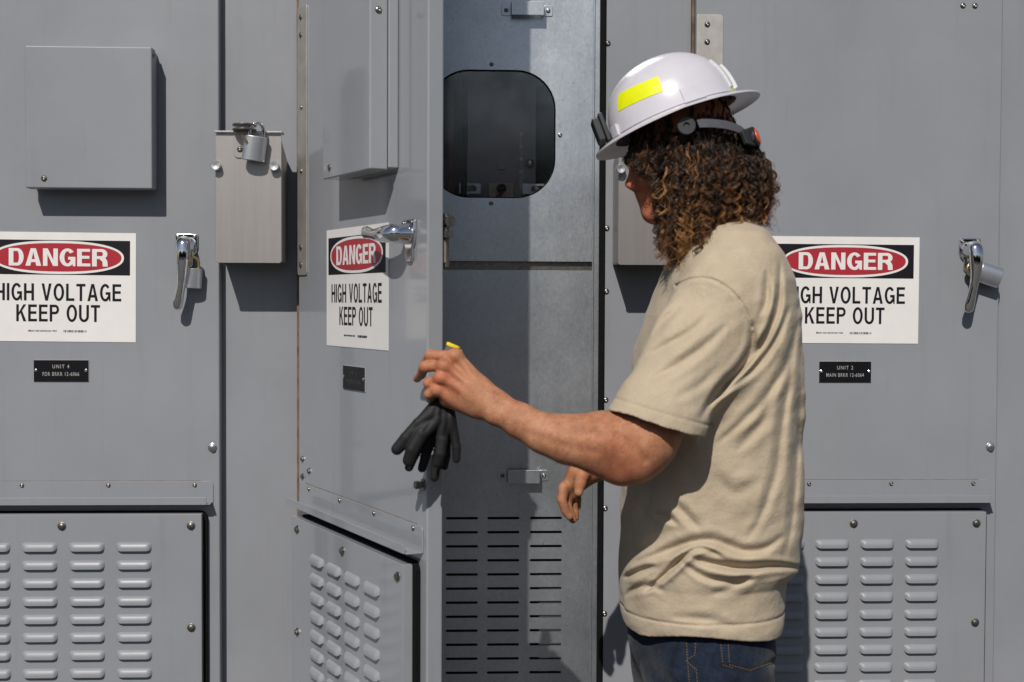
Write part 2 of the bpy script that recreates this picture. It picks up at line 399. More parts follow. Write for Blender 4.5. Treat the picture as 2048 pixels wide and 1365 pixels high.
def danger_sign(label, loc, rot=0, dy=0):
    """354 x 254 mm vinyl sign; loc = its upper right corner on the surface"""
    t = thing('danger_sign', label, 'warning sign', loc, (0, dy, rot), 'danger signs on the cabinet doors')
    Wd, Hh = .356, .254
    obj('backing', MB().box(-Wd, 0, -.0012, -.0002, -Hh, 0), 'white', t, bevel=.0003)
    bx0, bx1, bz0, bz1 = -.3435, -.0135, -.0985, -.018
    curve_mesh('header_band', [[(bx0, bz0), (bx1, bz0), (bx1, bz1), (bx0, bz1)]], .00012, 'ink', t, (0, -.0014, 0))
    cx, cz = (bx0+bx1)/2, (bz0+bz1)/2
    def sup(rx, rz, n=64):
        p = []
        for i in range(n):
            a = 2*math.pi*i/n; c_, s_ = math.cos(a), math.sin(a)
            p.append((cx+rx*math.copysign(abs(c_)**.84, c_), cz+rz*math.copysign(abs(s_)**.90, s_)))
        return p
    curve_mesh('oval_border', [sup(.1510, .0385), sup(.1455, .0330)], .00012, 'white', t, (0, -.0018, 0))
    curve_mesh('red_oval', [sup(.1452, .0327)], .00012, 'red', t, (0, -.0018, 0))
    curve_mesh('danger_lettering', word_loops('DANGER', .0405, cx, cz-.0200, 1.02, .225, .165, .085, .3, .2260), .00012, 'white', t, (0, -.0022, 0))
    curve_mesh('warning_lettering', word_loops('HIGH VOLTAGE', .0400, cx, -.1590, .92, .165, .155, .125, .36, .2900)
               + word_loops('KEEP OUT', .0395, cx, -.2075, .92, .165, .155, .125, .36, .1920), .00012, 'ink', t, (0, -.0014, 0))
    text_obj('maker_line', '\u25A0BRADY  84304  BRADYID.COM  Y75298', .0046, 'ink', t, (cx-.036, -.0014, -.2295), sx=.78, off=.00012)
    mb = MB(); x = cx+.012; k = random.Random(3)
    while x < cx+.064:
        b = k.choice([.0006, .0012, .0018]); mb.box(x, x+b, -.0016, -.0012, -.2320, -.2270); x += b+k.choice([.0007, .0012, .002])
    obj('barcode', mb, 'ink', t, smooth=None)
    return t
def name_plate(label, loc, rot, l1, l2, mat):
    t = thing('name_plate', label, 'name plate', loc, (0, 0, rot), 'black name plates under the danger signs')
    obj('plate_edge', MB().box(0, .127, -.0018, -.0001, -.051, 0), 'engrave', t, bevel=.0003)
    obj('plate_face', MB().box(.0008, .1262, -.0030, -.0019, -.0502, -.0008), 'plate_black', t, bevel=.0004)
    text_obj('unit_number', l1, .0124, mat, t, (.063, -.0032, -.0160), sx=.82, off=.00004, spacing=1.3)
    text_obj('breaker_number', l2, .0124, mat, t, (.063, -.0032, -.0335), sx=.70, off=.00004, spacing=1.22)
    for x in (.0058, .121):
        obj('screw', MB().lathe((x, -.003, -.0245), (0, -1, 0), [(0, .0036), (.0008, .0036), (.0018, .0018), (.0012, .0012)], 14), 'bright_bolt', t)
    return t

# ------------------------------------------------------------------ fasteners (one mesh per kind, shared)
def hexpts(r): return r
def fmesh(name, parts, mat):
    mb = MB()
    for p in parts: mb.lathe(*p[:-1], n=p[-1])
    o = obj(name, mb, mat); me = o.data; bpy.data.objects.remove(o); return me
Y = (0, -1, 0)
FM = {
 'bolt': fmesh('bolt', [((0, 0, 0), Y, [(0, .0098), (.0012, .0098), (.0016, .0090)], 24), ((0, 0, 0), Y, [(.0016, .0066), (.0058, .0066), (.0064, .0056)], 6)], 'bolt'),
 'bright': fmesh('bright', [((0, 0, 0), Y, [(0, .0105), (.002, .0105), (.0024, .0098)], 26), ((0, 0, 0), Y, [(.0024, .0072), (.0085, .0072), (.0092, .0058)], 6)], 'bright_bolt'),
 'stud': fmesh('stud', [((0, 0, 0), Y, [(0, .0110), (.002, .0110), (.0024, .0100)], 26), ((0, 0, 0), Y, [(.0024, .0062), (.008, .0062)], 18), ((0, 0, 0), Y, [(.008, .0078), (.017, .0078), (.018, .0064)], 6)], 'bolt'),
 'screw': fmesh('screw', [((0, 0, 0), Y, [(0, .0068), (.0010, .0068), (.0028, .0054), (.0038, .0028), (.0032, .0018), (.0024, .0002)], 18)], 'bolt'),
 'small': fmesh('small', [((0, 0, 0), Y, [(0, .0052), (.0008, .0052), (.0026, .0042), (.0034, .0020), (.0026, .0008)], 16)], 'bolt'),
 'hexsmall': fmesh('hexsmall', [((0, 0, 0), Y, [(0, .0072), (.001, .0072)], 18), ((0, 0, 0), Y, [(.001, .0052), (.005, .0052), (.0055, .0044)], 6)], 'bolt'),
}
def fast(kind, parent, x, n, z, name='bolt', rot=None):
    o = link(name, FM[kind], parent, (x, -n, z)); o.rotation_euler = rot if rot else (0, random.uniform(0, 1), 0); return o

# ------------------------------------------------------------------ door parts in door space (x along door, -y outwards)
DOORW = .737
def make_handle(parent, turned):
    """chrome lever on a shield shaped plate; turned = lever swung a quarter turn"""
    cx, cz = .662, 1.508
    mb = MB(); pl = [(-.026, .025), (-.024, .028), (.024, .028), (.026, .025), (.026, -.004), (.0225, -.016), (.0145, -.026), (.0145, -.045), (.010, -.052), (-.010, -.052), (-.0145, -.045), (-.0145, -.026), (-.0225, -.016), (-.026, -.004)]
    mb.prism([(cx+a, cz+b) for a, b in pl], -.007, -.0005)
    plate = obj('handle_plate', mb, 'chrome', parent, bevel=.0025, segs=3)
    fast('small', plate, cx-.0195, .0075, cz+.021, 'screw'); fast('small', plate, cx+.0195, .0075, cz+.021, 'screw')
    mb = MB()
    mb.lathe((cx, -.007, cz), Y, [(0, .0205), (.006, .0200), (.014, .0175), (.030, .0165)], 28)
    path = [(0, .030, .010), (0, .040, .004), (0, .0445, -.012), (0, .046, -.035), (-.001, .046, -.060), (-.004, .044, -.085), (-.009, .042, -.110), (-.013, .040, -.130), (-.0145, .039, -.143), (-.0148, .0385, -.149)]
    rad = [(.0165, .012), (.0178, .0135), (.0172, .013), (.0155, .0115), (.0125, .0095), (.0105, .0085), (.0110, .0082), (.0128, .0084), (.0115, .0075), (.005, .004)]
    P = []
    for a, n, b in path:
        if turned: a, b = b, -a*.6
        P.append((cx+a, -n, cz+b))
    # densify
    P2, R2 = [], []
    for i in range(len(P)-1):
        p0, p1, p2, p3 = [Vector(P[max(0, min(len(P)-1, j))]) for j in (i-1, i, i+1, i+2)]
        for q in range(4):
            t = q/4; P2.append(.5*((2*p1)+(p2-p0)*t+(2*p0-5*p1+4*p2-p3)*t*t+(3*p1-p0-3*p2+p3)*t**3))
            R2.append(tuple(rad[i][k]*(1-t)+rad[i+1][k]*t for k in (0, 1)))
    P2.append(Vector(P[-1])); R2.append(rad[-1])
    mb.sweep(P2, R2, 20, up=(0, -1, 0))
    obj('handle_lever', mb, 'chrome', parent, smooth=60)
def louvre(mb, cx, z0, n, wdt=.081, h=.0198, H=.0088):
    """pressed louvre: rises from the sheet at the top, open lip at the bottom"""
    nu, nv = 18, 7; vs = []; fs = []
    for j in range(nv):
        v = j/(nv-1)
        for i in range(nu+1):
            u = -1+2*i/nu
            e = max(0, 1-abs(u)**7); e2 = max(0, 1-max(0, (abs(u)-.66)/.34)**2)**.5
            hh = H*e2*math.sin(min(1, .08+v*1.15)*math.pi/2)**.8 if 0 < j else 0
            x = u*wdt/2; z = z0 - v*h*(.62+.38*e2) - (1-e2)*h*.16
            vs.append((cx+x, -n-hh, z))
    for j in range(nv-1):
        for i in range(nu):
            a = j*(nu+1)+i; fs.append((a, a+nu+1, a+nu+2, a+1))
    b = len(vs)                                        # lip turned back to the sheet
    for i in range(nu+1):
        x, y, z = vs[(nv-1)*(nu+1)+i]; vs.append((x, y*1.0+(-n-y)*.30, z-.0012)); 
    for i in range(nu): fs.append(((nv-1)*(nu+1)+i, b+i, b+i+1, (nv-1)*(nu+1)+i+1))
    for i in range(nu+1):
        x, y, z = vs[b+i]; vs.append((x, -n+.0002, z+.006))
    c = b+nu+1
    for i in range(nu): fs.append((b+i, c+i, c+i+1, b+i+1))
    mb.add(vs, fs)
def make_door(cab, ang, gloss, cover):
    mat = 'paint_gloss_lit' if gloss else 'paint'
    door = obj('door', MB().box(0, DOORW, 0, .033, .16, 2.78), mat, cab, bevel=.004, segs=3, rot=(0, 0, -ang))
    # hinge leaf
    leaf = obj('hinge_leaf', MB().prism(rrect(.001, .064, 1.440, 2.060, .008), -.0032, -.0002), 'hinge_steel', door, bevel=.0006)
    for z in (2.036, 1.995, 1.505, 1.464): fast('screw', leaf, .026, .0032, z, 'screw')
    for z in (1.828, 1.681): fast('small', leaf, .030, .0032, z, 'screw')
    # instrument cover box
    if cover:
      x0, x1, z0, z1, n = cover
      ic = MB()
      ic.box(x0+.004, x1-.002, -n*.36, -.0006, z0+.004, z1-.003); ic.box(x0, x1, -n, -n*.36-.0018, z0, z1)
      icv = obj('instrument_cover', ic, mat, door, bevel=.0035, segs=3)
      fast('screw', icv, x0+.042, n, z0+.022, 'screw')
      if gloss: fast('screw', icv, x0+.042, n, z1-.03, 'screw')
      fast('screw', icv, x1, n*.72, 1.940, 'screw', (0, 0, R(90)))
    make_handle(door, ang > .1)
    fast('stud' if ang > .1 else 'bright', door, .720, 0, 1.036)
    # drip gutter above the vent
    g = MB(); xe = .722; xs = .012
    g.prism([(xs, .906), (xs, .957), (xe-.010, .957)]+arc(xe-.010, .947, .010, .010, 90, 0, 5)[1:]+[(xe, .906)], -.0024, -.0004)
    g.box(xs, xe-.002, -.034, -.0026, .906, .9082); g.box(xs, xe-.010, -.0365, -.0342, .906, .9235)
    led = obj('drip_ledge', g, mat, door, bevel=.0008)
    for x in (.08, .28, .479, .679): fast('small', led, x, .0024, .948, 'screw')
    obj('rusty_sealant', MB().box(xs+.04, xe-.03, -.0014, -.0003, .9571, .9581), 'rust_line', door, smooth=None)
    # vent cover on a foam gasket
    vx0, vx1, vz1, vz0 = .045, .700, .884, .20
    obj('vent_gasket', MB().prism(rrect(vx0+.006, vx1+.010, vz0, vz1+.0045, .02), -.0125, -.0004), 'gasket', door, bevel=.002)
    vc = MB(); vc.box(vx0, vx1, -.033, -.0128, vz0-.006, vz1)
    lv = MB()
    for cxk in (.222, .329, .437, .545):
        for r in range(16): louvre(vc, cxk, .8195-r*.0420, .0331)
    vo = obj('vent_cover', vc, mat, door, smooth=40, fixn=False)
    b = vo.modifiers.new('bevel', 'BEVEL'); b.width = .003; b.segments = 2; b.limit_method = 'ANGLE'; b.angle_limit = R(85); b.harden_normals = True
    for x, z in ((.088, .858), (.380, .857), (.676, .857), (.676, .619), (.088, .622), (.676, .34), (.088, .34)): fast('bolt', vo, x, .033, z)
    # door edge hardware
    if ang > .1:
        for x, z in ((.030, 1.012), (.030, .971), (.076, .989)): fast('hexsmall', door, x, 0, z)
        lt = MB(); lt.lathe((.722, .045, 1.545), (0, 0, -1), [(0, .006), (.10, .006)], 12)
        lt.box(.712, .738, .0335, .052, 1.50, 1.512); lt.lathe((.728, .046, 1.53), (1, 0, 0), [(0, .011), (.012, .011)], 16)
        obj('latch_rod', lt, 'bolt', door)
        obj('latch_block', MB().box(.722, .729, .0335, .043, 1.452, 1.497), 'beige', door, bevel=.002)
    return door
PITCH_X = .937
def cabinet(xh, label, ang=0., gloss=False, cover=(.312, .597, 1.634, 1.956, .066), opened=False):
    cab = thing('switchgear_cabinet', label, 'electrical cabinet', (xh, 0, 0), (0, 0, 0), 'switchgear cabinets in a row')
    fr = MB(); y0 = .0355; zt, zb = 2.86, .104
    if not opened:
        fr.box(-.2085, .728, y0, .95, zb, zt)
    else:
        fr.box(-.2085, -.0055, y0, .95, zb, zt)                   # post
        fr.box(-.0053, .728, .90, .95, zb, zt); fr.box(-.0053, .728, y0+.03, .8998, 2.80, zt); fr.box(-.0053, .728, y0+.03, .8998, zb, .16)
        fr.box(.7105, .728, y0+.03, .8998, .1602, 2.7998)
    frame = obj('frame', fr, 'paint', cab, bevel=.002)
    obj('hinge_seam', MB().box(-.0065, -.0008, .020, .0350, .16, 2.78), 'rust_line', cab)
    for z in (1.996, 1.557, 1.406, 1.146, .885, .630):
        fast('screw', frame, -.2050, -y0+.0002, z, 'screw')
    make_door(cab, ang, gloss, cover)
    return cab
XL, XM, XR = -1.355, -.434, .499
THETA = R(64.8)
cabinet(XL, 'grey switchgear cabinet standing left, its closed door marked unit 4')
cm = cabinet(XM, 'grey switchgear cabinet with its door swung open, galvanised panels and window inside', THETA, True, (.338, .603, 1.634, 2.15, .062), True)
cr = cabinet(XR, 'grey switchgear cabinet behind the person, its closed door marked unit 2', cover=None)
cc = cabinet(XR+PITCH_X, 'grey switchgear cabinet at the far right edge, only its plain post in view', cover=None)
for o in cr.children:
    if o.name.startswith('door'):
        for x in (.639, .668): fast('screw', o, x, 0, 2.089, 'rivet')

# ------------------------------------------------------------------ inside of the open cabinet (cabinet space: x - XM)
yp = .046
lip = MB(); lip.box(.6985, .7105, .040, .075, .1602, 2.7998); lip.box(.694, .6983, .0435, .0455, .1602, 2.7998)
obj('galvanised_lip', lip, 'galv', cm, bevel=.001)
obj('door_seal', MB().box(.7110, .7245, .0300, .0650, .1602, 2.7998), 'gasket', cm, bevel=.004)
win = rrect(.306, .604, 1.629, 1.931, .092, 10)
up = curve_mesh('upper_panel', [rrect(-.003, .6965, 1.477, 2.798, .002), win], .001, 'galv', cm, (0, yp+.001, 0))
slots = []
for c0 in (.149, .2475, .346, .4455, .548):
    for r in range(19): slots.append(rrect(c0, c0+.077, .857-r*.034, .863-r*.034, .0025, 3))
lo = curve_mesh('lower_panel', [rrect(-.003, .6965, .17, 1.456, .002)]+slots, .001, 'galv', cm, (0, yp+.001, 0))
obj('panel_return', MB().box(-.003, .6965, yp+.004, yp+.02, 1.4785, 1.4805).box(-.003, .6965, yp+.004, yp+.02, 1.4525, 1.4545), 'galv', up)
obj('divider', MB().box(-.003, .697, yp+.012, yp+.03, 1.44, 1.49), 'bolt', cm)
bk = MB(); bk.box(-.003, .6965, yp+.10, yp+.104, .17, 1.43)
obj('slot_backing', bk, 'dark', cm)  # dark sheet for the dim interior behind the slots
def pull(parent, x, z):
    mb = MB()
    mb.prism(rrect(x-.061, x-.0385, z-.013, z+.013, .004), -.002+0, 0.); mb.prism(rrect(x+.0385, x+.061, z-.013, z+.013, .004), -.002, 0.)
    mb.box(x-.0385, x-.0360, -.026, -.0, z-.016, z+.016); mb.box(x+.0360, x+.0385, -.026, -.0, z-.016, z+.016); mb.box(x-.0385, x+.0385, -.0285, -.0262, z-.016, z+.016)
    h = obj('pull_handle', mb, 'galv', parent, bevel=.0008, loc=(0, -.0012, 0))
    fast('small', h, x-.050, .002, z, 'screw'); fast('small', h, x+.050, .002, z, 'screw')
pull(up, .536, 2.073); pull(lo, .531, .963)
for x, z in ((.452, 1.945), (.452, 1.615), (.6155, 1.779)): fast('small', up, x, .0012, z, 'rivet')
obj('window_trim', MB().sweep([(x, .0, z) for x, z in win], (.0016, .0022), 8, up=(0, -1, 0), closed=True), 'gasket', up)
curve_mesh('window_pane', [rrect(.296, .614, 1.619, 1.941, .097, 10)], .0012, 'glass', cm, (0, yp+.006, 0))
# breaker compartment seen through the pane
cp = MB(); cp.box(.16, .18, .06, .50, 1.50, 2.2); cp.box(.1802, .6598, .06, .50, 1.485, 1.4998); cp.box(.1802, .6598, .06, .50, 2.2002, 2.21)
obj('compartment_liner', cp, 'liner', cm)
obj('shade_walls', MB().box(.675, .685, .06, .50, 1.30, 2.2).box(.1802, .6748, .5002, .51, 1.30, 2.2), 'dark', cm)  # side and back walls coloured dark to stand in for shade
obj('breaker_face', MB().box(.387, .562, .120, .14, 1.50, 2.2), simple('breaker_grey', (.36, .345, .33), .7, 0, .25, 5), cm)
ed = MB(); ed.sweep([(.383+.006*math.sin((z-1.5)*4.6), .108, z) for z in np.linspace(1.5, 2.2, 20)], (.0075, .0075), 10, up=(0, -1, 0))
obj('edge_cable', ed, 'gasket', cm)
rd = MB(); rd.sweep([(.352+.004*math.sin((z-1.5)*5), .14, z) for z in np.linspace(1.5, 2.2, 16)], (.006, .006), 10, up=(0, -1, 0))
obj('red_edge_cable', rd, 'red_cable', cm)
rs = MB()
for k in range(4): rs.box(.523, .5305, .1178, .1198, 1.786-k*.0305, 1.793-k*.0305)
obj('scale_marks', rs, 'ruler', cm, smooth=None)
obj('scale_strip', MB().box(.5215, .532, .1188, .1199, 1.64, 1.80), 'bolt', cm)
mp = MB(); mp.box(.447, .508, .090, .1185, 1.56, 1.668)
bt = obj('mechanism_plate', mp, 'tan_board', cm, bevel=.002)
obj('charging_knob', MB().lathe((.478, .090, 1.654), Y, [(0, .012), (.004, .012), (.010, .009), (.010, .005), (.002, .004)], 20), 'gasket', bt)
obj('red_handle', MB().sweep([(.468, .086, 1.560), (.468, .082, 1.60), (.470, .082, 1.632), (.478, .082, 1.644)], [(.008, .006), (.009, .006), (.007, .005), (.004, .004)], 12, up=(0, -1, 0)), 'red_cable', bt)
def bracket(x0, x1, z0, z1):
    cx, cz = (x0+x1)/2, (z0+z1)/2; r = .0075
    hole = rrect(cx-.016, cx+.016, cz-r, cz+r, r-.0003, 8)
    b = curve_mesh('slotted_bracket', [rrect(x0, x1, z0, z1, .002), hole], .001, 'galv', cm, (0, .112, 0))
    fast('hexsmall', b, cx-.004, .002, cz, 'bolt')
bracket(.530, .604, 1.643, 1.668); bracket(.376, .428, 1.643, 1.668)
lm = MB(); lm.lathe((.548, .119, 1.718), Y, [(0, .0105), (.006, .0105), (.010, .007), (.012, .002)], 20)
obj('indicator_lamp', lm, 'alu', cm); 
lm = MB(); lm.box(.538, .558, .1175, .1199, 1.707, 1.729); lm.box(.470, .488, .114, .1199, 1.703, 1.716); lm.box(.475, .481, .112, .1139, 1.690, 1.694)
obj('small_plates', lm, 'bolt', cm, bevel=.0006)

# ------------------------------------------------------------------ signs and plates on the doors
def on_door(s, n, z):      # door space of the open door -> world
    return (XM+s*math.cos(THETA)-n*math.sin(THETA), -s*math.sin(THETA)-n*math.cos(THETA), z)
danger_sign('white high voltage sign cut off by the left edge, above the unit 4 plate', (XL+.545, 0, 1.536), 0, R(.4))
danger_sign('white high voltage sign on the open door, under its chrome lever', on_door(.550, 0, 1.536), -THETA, 0)
danger_sign('white high voltage sign partly hidden by the person, above the unit 2 plate', (XR+.5415, 0, 1.5375), 0, R(.2))
name_plate('black engraved plate reading unit 4', (XL+.308, 0, 1.241), 0, 'UNIT 4', 'FDR BRKR 12-6066', 'engrave')
name_plate('black name plate on the open door, its engraving too dark to read', on_door(.300, 0, 1.243), -THETA, 'UNIT 3', 'FDR BRKR 12-6065', 'engrave_faint')
name_plate('black engraved plate reading unit 2', (XR+.301, 0, 1.2415), 0, 'UNIT 2', 'MAIN BRKR 12-6064', 'engrave')

# ------------------------------------------------------------------ lock boxes and padlocks
def lock_box(x, label):
    """x = left edge; stainless box with wedge top"""
    t = thing('lock_box', label, 'lock box', (x, .0353, 1.466), (0, 0, 0), 'stainless lock boxes on the posts')
    D = .120
    b = MB(); pr = [(-.1178, .003), (-.0005, .003), (-.0005, .246), (-.1178, .284)]
    b.add([(.001, y, z) for y, z in pr]+[(.148, y, z) for y, z in pr], [(0, 1, 2, 3), (7, 6, 5, 4), (0, 4, 5, 1), (1, 5, 6, 2), (2, 6, 7, 3), (3, 7, 4, 0)])
    obj('box_body', b, 'steel', t, bevel=.003)
    fp = MB(); fp.prism(rrect(0, .149, 0, .293, .006), -.1205, -.1180)
    fr = obj('front_plate', fp, 'steel', t, bevel=.0008)
    obj('lid_lip', MB().box(-.001, .151, -.128, -.085, .2945, .2985), 'steel', t, bevel=.0008)
    hs = MB(); hs.prism(rrect(.042, .100, .238, .2935, .010), -.1235, -.1207); 
    h = obj('hasp', hs, 'steel', t, bevel=.0006)
    tg = MB()
    for z in (.2995, .3100):
        n = 14; pts = [(.068+.027*math.cos(a), -.135+.034*math.sin(a)*1.0) for a in [2*math.pi*i/24 for i in range(24)]]
        tg.add([(px, py, z-.002) for px, py in pts]+[(px, py, z+.002) for px, py in pts],
               [tuple(range(24)), tuple(range(24, 48))]+[(i, (i+1) % 24, 24+(i+1) % 24, 24+i) for i in range(24)])
    obj('hasp_tongue', tg, 'bolt', t, bevel=.0008)
    fast('screw', h, .056, .1235, .2575, 'rivet')
    for kx in (.003, .134):
        k = MB(); k.lathe((kx, -.1205, .219), Y, [(0, .006), (.004, .0105), (.005, .0110), (.017, .0110), (.0185, .0095), (.0180, .004), (.0175, .001)], 26)
        obj('knob', k, 'alu', t, smooth=40)
    return t
lbl = lock_box(-.6120+.0, 'stainless lock box with a padlocked hasp, left of the open door')
lbr = lock_box(-.6120+.0+.919, 'stainless lock box half hidden behind the hard hat and shoulder')
def padlock(label, loc, rot, brass, lug=False, s=1., open_lever=False):
    t = thing('padlock', label, 'padlock', loc, rot, 'padlocks')
    b = MB(); ww, hh, dd = .0215*s, .046*s, .0105*s
    # rounded body: outline in x-y, extruded down z
    dd = .0125*s; out = [(ww*math.copysign(abs(math.cos(a))**.85, math.cos(a)), dd*math.copysign(abs(math.sin(a))**.85, math.sin(a))) for a in [2*math.pi*i/40 for i in range(40)]]
    n = len(out)
    b.add([(x, y, 0) for x, y in out]+[(x, y, -hh) for x, y in out], [tuple(range(n)), tuple(reversed(range(n, 2*n)))]+[(i, (i+1) % n, n+(i+1) % n, n+i) for i in range(n)])
    obj('lock_body', b, 'alu', t, bevel=.0012*s)
    pts = [(-.0125*s, 0, -.004*s), (-.0125*s, 0, .006*s)]+[(.0125*s*math.cos(R(180-180*i/14)), 0, .010*s+.0150*s*math.sin(R(180*i/14))) for i in range(15)]+[(.0125*s, 0, .006*s), (.0125*s, 0, -.004*s)]
    obj('shackle', MB().sweep(pts, (.0034*s, .0034*s), 12, up=(0, 1, 0)), 'brass' if brass else 'chrome', t, smooth=60)
    obj('keyway', MB().lathe((0, 0, -hh), (0, 0, -1), [(0, .006*s), (.0006, .006*s)], 16), 'bolt', t)
    return t
p = W(511, 272, -.118); padlock('silver padlock with bright shackle locking the hasp of the left lock box', (p.x, -.108, p.z), (R(4), R(7), R(10)), False, s=1.2)
obj('key_tag', MB().box(-.003, .003, -.002, 0, -.010, .010, Matrix.Rotation(R(-40), 3, 'Y')), 'brass', bpy.data.objects['padlock'], loc=(-.025, -.0135, -.010))
p = W(386, 537, -.026); padlock('silver padlock hanging straight down behind the closed lever of unit 4', (p.x, -.026, p.z), (R(2), R(3), R(12)), True)
p = W(1957, 543, -.024); padlock('silver padlock tilted out sideways from the lever of unit 2', (p.x, -.026, p.z), (R(0), R(-72), R(0)), True, s=1.16)

# ================================================================== implicit surfaces for the person
def rcone(P, a, b, ra, rb, sq=1.):
    a = np.asarray(a); b = np.asarray(b); ab = b-a; Q = P-a
    t = np.clip((Q @ ab)/max(1e-12, ab @ ab), 0, 1)
    d = Q-t[:, None]*ab
    if sq != 1.: d = d*np.array([1, 1/sq, 1])
    return np.sqrt((d*d).sum(1))-(ra+(rb-ra)*t)
def ell(P, c, r):
    q = (P-np.asarray(c))/np.asarray(r); k = np.sqrt((q*q).sum(1)); return (k-1)*min(r)
def smin(a, b, k):
    h = np.maximum(k-np.abs(a-b), 0)/k; return np.minimum(a, b)-h*h*k*.25
def surf(fn, lo, hi, vox, block=8):
    """naive surface nets over a sparse set of blocks -> verts, quads"""
    lo = np.array(lo); n = (np.ceil((np.array(hi)-lo)/vox/block).astype(int)+1)
    bs = vox*block
    ci = np.stack(np.meshgrid(*[np.arange(k) for k in n], indexing='ij'), -1).reshape(-1, 3)
    cd = fn(lo+(ci+.5)*bs)
    D = np.repeat(np.repeat(np.repeat(np.where(cd < 0, -1., 1.).reshape(n).astype(np.float32), block, 0), block, 1), block, 2)
    near = np.abs(cd) < bs*1.35
    off = np.stack(np.meshgrid(*[np.arange(block)]*3, indexing='ij'), -1).reshape(-1, 3)
    idx = (ci[near][:, None, :]*block+off[None]).reshape(-1, 3)
    val = np.concatenate([fn(lo+c*vox) for c in np.array_split(idx, max(1, len(idx)//400000))])
    D[idx[:, 0], idx[:, 1], idx[:, 2]] = val
    S = D < 0
    cnt = np.zeros(np.array(D.shape)-1, np.int8)
    for i in (0, 1):
        for j in (0, 1):
            for k in (0, 1): cnt += S[i:S.shape[0]-1+i, j:S.shape[1]-1+j, k:S.shape[2]-1+k]
    act = np.argwhere((cnt > 0) & (cnt < 8))
    vid = -np.ones(cnt.shape, np.int64); vid[act[:, 0], act[:, 1], act[:, 2]] = np.arange(len(act))
    acc = np.zeros((len(act), 3)); c = np.zeros(len(act))
    cor = [(i, j, k) for i in (0, 1) for j in (0, 1) for k in (0, 1)]
    for ia in range(8):
        for ib in range(ia+1, 8):
            A, B = np.array(cor[ia]), np.array(cor[ib])
            if np.abs(A-B).sum() != 1: continue
            pa, pb = act+A, act+B
            da = D[pa[:, 0], pa[:, 1], pa[:, 2]]; db = D[pb[:, 0], pb[:, 1], pb[:, 2]]
            m = (da < 0) != (db < 0)
            t = np.where(m, da/np.where(m, da-db, 1), 0)
            acc[m] += (A+t[:, None]*(B-A))[m]; c[m] += 1
    V = lo+(act+acc/c[:, None])*vox
    F = []
    for ax in range(3):
        sl0 = [slice(None)]*3; sl1 = [slice(None)]*3; sl0[ax] = slice(0, -1); sl1[ax] = slice(1, None)
        ch = np.argwhere(S[tuple(sl0)] != S[tuple(sl1)])
        b, d = [(1, 2), (2, 0), (0, 1)][ax]
        ok = (ch[:, b] > 0) & (ch[:, d] > 0); ch = ch[ok]
        q = []
        for (ob, od) in ((-1, -1), (0, -1), (0, 0), (-1, 0)):
            p = ch.copy(); p[:, b] += ob; p[:, d] += od; q.append(p)
        inb = np.all([np.all(p < np.array(vid.shape), 1) for p in q], 0)
        q = [p[inb] for p in q]; ch = ch[inb]
        quad = np.stack([vid[p[:, 0], p[:, 1], p[:, 2]] for p in q], 1)
        fl = ~S[ch[:, 0], ch[:, 1], ch[:, 2]]
        quad[fl] = quad[fl][:, ::-1]; F.append(quad[(quad >= 0).all(1)])
    return V, np.concatenate(F)
def relax(V, F, it=1, lam=.5):
    e = np.concatenate([F[:, [0, 1]], F[:, [1, 2]], F[:, [2, 3]], F[:, [3, 0]]])
    for _ in range(it):
        s = np.zeros_like(V); c = np.zeros(len(V))
        for k in range(3): s[:, k] = np.bincount(e[:, 0], V[e[:, 1], k], len(V))+np.bincount(e[:, 1], V[e[:, 0], k], len(V))
        c = np.bincount(e[:, 0], minlength=len(V))+np.bincount(e[:, 1], minlength=len(V))
        V = V*(1-lam)+lam*s/np.maximum(c, 1)[:, None]
    return V
def np_mesh(name, V, F, mat, parent=None, smooth=180):
    me = bpy.data.meshes.new(name); k = F.shape[1]
    me.vertices.add(len(V)); me.vertices.foreach_set('co', V.astype(np.float32).ravel())
    me.loops.add(F.size); me.loops.foreach_set('vertex_index', F.astype(np.int32).ravel())
    me.polygons.add(len(F)); me.polygons.foreach_set('loop_start', np.arange(0, F.size, k, dtype=np.int32))
    me.update(calc_edges=True); me.validate()
    finish(me, mat, smooth); return link(name, me, parent)
def Q(px, py, y): return np.array(W(px, py, y))

def pdist(px, py, pl, full=False):
    """distance to a polyline and how far along it (0..1)"""
    d = np.full(len(px), 1e9); u = np.zeros(len(px)); L = [math.hypot(b[0]-a[0], b[1]-a[1]) for a, b in zip(pl[:-1], pl[1:])]; s0 = 0
    for (ax, ay), (bx, by), l in zip(pl[:-1], pl[1:], L):
        vx, vy = bx-ax, by-ay; t = np.clip(((px-ax)*vx+(py-ay)*vy)/(vx*vx+vy*vy), 0, 1)
        e = np.hypot(px-ax-t*vx, py-ay-t*vy); m = e < d
        d = np.where(m, e, d); u = np.where(m, (s0+t*l)/sum(L), u); s0 += l
    return (d, u) if full else d
YB = -.62                                                    # depth of the person's middle plane
person = thing('person', 'person in khaki t-shirt, jeans and white hard hat, left hand on the open door edge', 'person', (0, 0, 0))
def C(P, a, b, ra, rb, sq=1.):                               # tapered limb between two photo points, radii in photo px
    return rcone(P, Q(*a), Q(*b), ra*pxs(a[2]), rb*pxs(b[2]), sq)
def chain(P, pts, k, sq=1.):
    d = None
    for (a, b) in zip(pts[:-1], pts[1:]):
        e = C(P, a[:3], b[:3], a[3], b[3], sq); d = e if d is None else smin(d, e, k)
    return d
